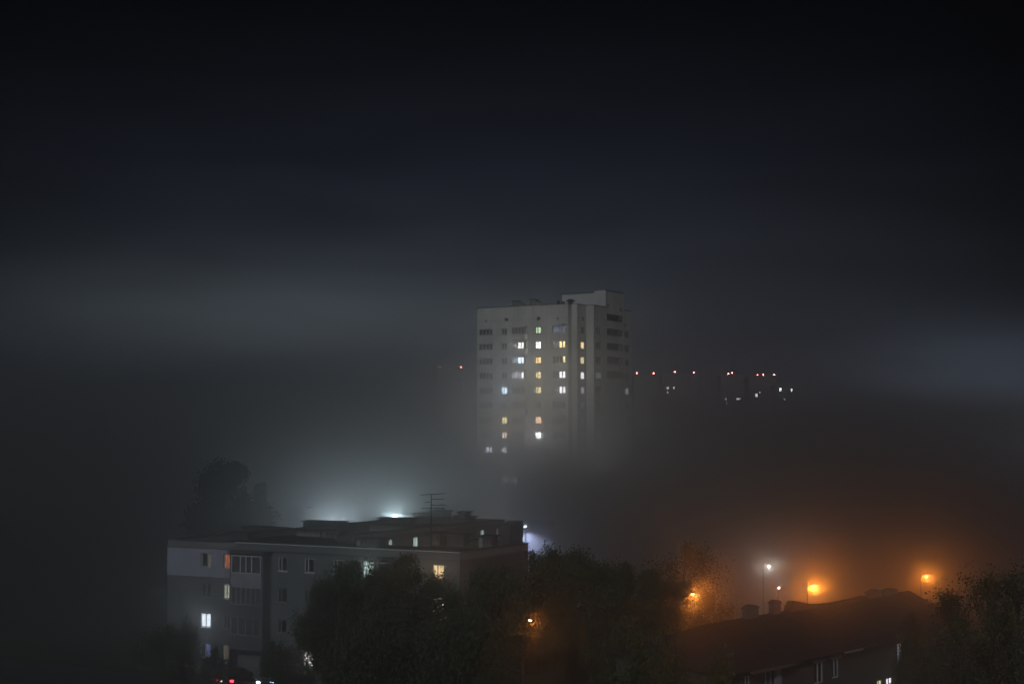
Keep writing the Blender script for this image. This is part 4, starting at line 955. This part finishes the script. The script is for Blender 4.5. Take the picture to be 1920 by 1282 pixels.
# ------------------------------------------------------------------ night sky lit from the city below
w = bpy.data.worlds.new('World'); sc.world = w; w.use_nodes = True; nt = w.node_tree; N = nt.nodes; Lk = nt.links
bg = N['Background']; tc = N.new('ShaderNodeTexCoord'); sp = N.new('ShaderNodeSeparateXYZ'); Lk.new(tc.outputs['Generated'], sp.inputs[0])
def mth(op, a, b_=None, c_=None):
    n_ = N.new('ShaderNodeMath'); n_.operation = op
    for i, x in enumerate((a, b_, c_)):
        if x is None: continue
        if isinstance(x, (int, float)): n_.inputs[i].default_value = x
        else: Lk.new(x, n_.inputs[i])
    return n_.outputs[0]
X, Y, Z = sp.outputs
cr = N.new('ShaderNodeValToRGB'); Lk.new(Z, cr.inputs[0]); e = cr.color_ramp.elements
stops = [(0.0, (0.030, 0.036, 0.046)), (0.075, (0.0205, 0.0255, 0.035)), (0.137, (0.0140, 0.0175, 0.0245)), (0.196, (0.0078, 0.0095, 0.0155)), (0.26, (0.0034, 0.0040, 0.0062)), (0.32, (0.0011, 0.0013, 0.0022)), (0.42, (0.0030, 0.0034, 0.0040)), (0.6, (0.029, 0.035, 0.041)), (1.0, (0.038, 0.044, 0.052))]
while len(e) < len(stops): e.new(0.5)
for s_, (p, c) in zip(e, stops): s_.position = p; s_.color = (*c, 1)
az = mth('ARCTAN2', X, Y)
def blob(a0, sa_, z0, sz_, rgb):
    g1 = mth('POWER', mth('DIVIDE', mth('SUBTRACT', az, a0), sa_), 2.0); g2 = mth('POWER', mth('DIVIDE', mth('SUBTRACT', Z, z0), sz_), 2.0)
    g_ = mth('POWER', 2.71828, mth('MULTIPLY', mth('ADD', g1, g2), -1.0))
    m_ = N.new('ShaderNodeVectorMath'); m_.operation = 'SCALE'; m_.inputs[0].default_value = rgb; Lk.new(g_, m_.inputs[3]); return m_.outputs[0]
vig = mth('MAXIMUM', mth('SUBTRACT', 1.0, mth('MULTIPLY', mth('POWER', mth('ADD', az, 0.04), 2.0), 4.5)), 0.1)
v0 = N.new('ShaderNodeVectorMath'); v0.operation = 'SCALE'; Lk.new(cr.outputs[0], v0.inputs[0]); Lk.new(vig, v0.inputs[3])
acc = v0.outputs[0]
nzw = N.new('ShaderNodeTexNoise'); nzw.inputs['Scale'].default_value = 5; mpw = N.new('ShaderNodeMapping'); mpw.inputs['Scale'].default_value = (1, 1, 5); Lk.new(tc.outputs['Generated'], mpw.inputs[0]); Lk.new(mpw.outputs[0], nzw.inputs['Vector'])
for bl in (blob(-0.18, 0.20, 0.072, 0.040, (0.040, 0.049, 0.053)), blob(0.36, 0.10, 0.02, 0.035, (0.085, 0.11, 0.155)), blob(math.pi, 1.2, 0.05, 0.35, (0.115, 0.12, 0.135)), blob(-math.pi, 1.2, 0.05, 0.35, (0.115, 0.12, 0.135))):
    a_ = N.new('ShaderNodeVectorMath'); a_.operation = 'ADD'; Lk.new(acc, a_.inputs[0]); Lk.new(bl, a_.inputs[1]); acc = a_.outputs[0]
mr = N.new('ShaderNodeMapRange'); Lk.new(nzw.outputs['Fac'], mr.inputs['Value']); mr.inputs['From Min'].default_value = 0.3; mr.inputs['From Max'].default_value = 0.7; mr.inputs['To Min'].default_value = 0.85; mr.inputs['To Max'].default_value = 1.12
fin = N.new('ShaderNodeVectorMath'); fin.operation = 'SCALE'; Lk.new(acc, fin.inputs[0]); Lk.new(mr.outputs[0], fin.inputs[3])
Lk.new(fin.outputs[0], bg.inputs['Color']); bg.inputs['Strength'].default_value = 1.0

# moon: one weak, soft sun lamp added to light the facades from the left
sl = bpy.data.lights.new('fill_sun', 'SUN'); sl.energy = 0.55; sl.angle = R(8); sl.color = (0.9, 0.95, 1.0)
so_ = bpy.data.objects.new('fill_sun', sl); col.objects.link(so_); so_.rotation_euler = (R(60), 0, R(-14))

# ------------------------------------------------------------------ render settings
sc.view_settings.view_transform = 'Standard'; sc.view_settings.look = 'None'; sc.view_settings.exposure = 0; sc.view_settings.gamma = 1
sc.render.engine = 'CYCLES'; cy = sc.cycles
cy.use_denoising = True
try: cy.denoiser = 'OPENIMAGEDENOISE'; cy.denoising_input_passes = 'RGB_ALBEDO_NORMAL'
except Exception: pass
cy.max_bounces = 4; cy.diffuse_bounces = 2; cy.glossy_bounces = 2; cy.transmission_bounces = 2; cy.volume_bounces = 1; cy.transparent_max_bounces = 6
cy.use_light_tree = True; cy.sample_clamp_indirect = 2.0; cy.volume_max_steps = 256
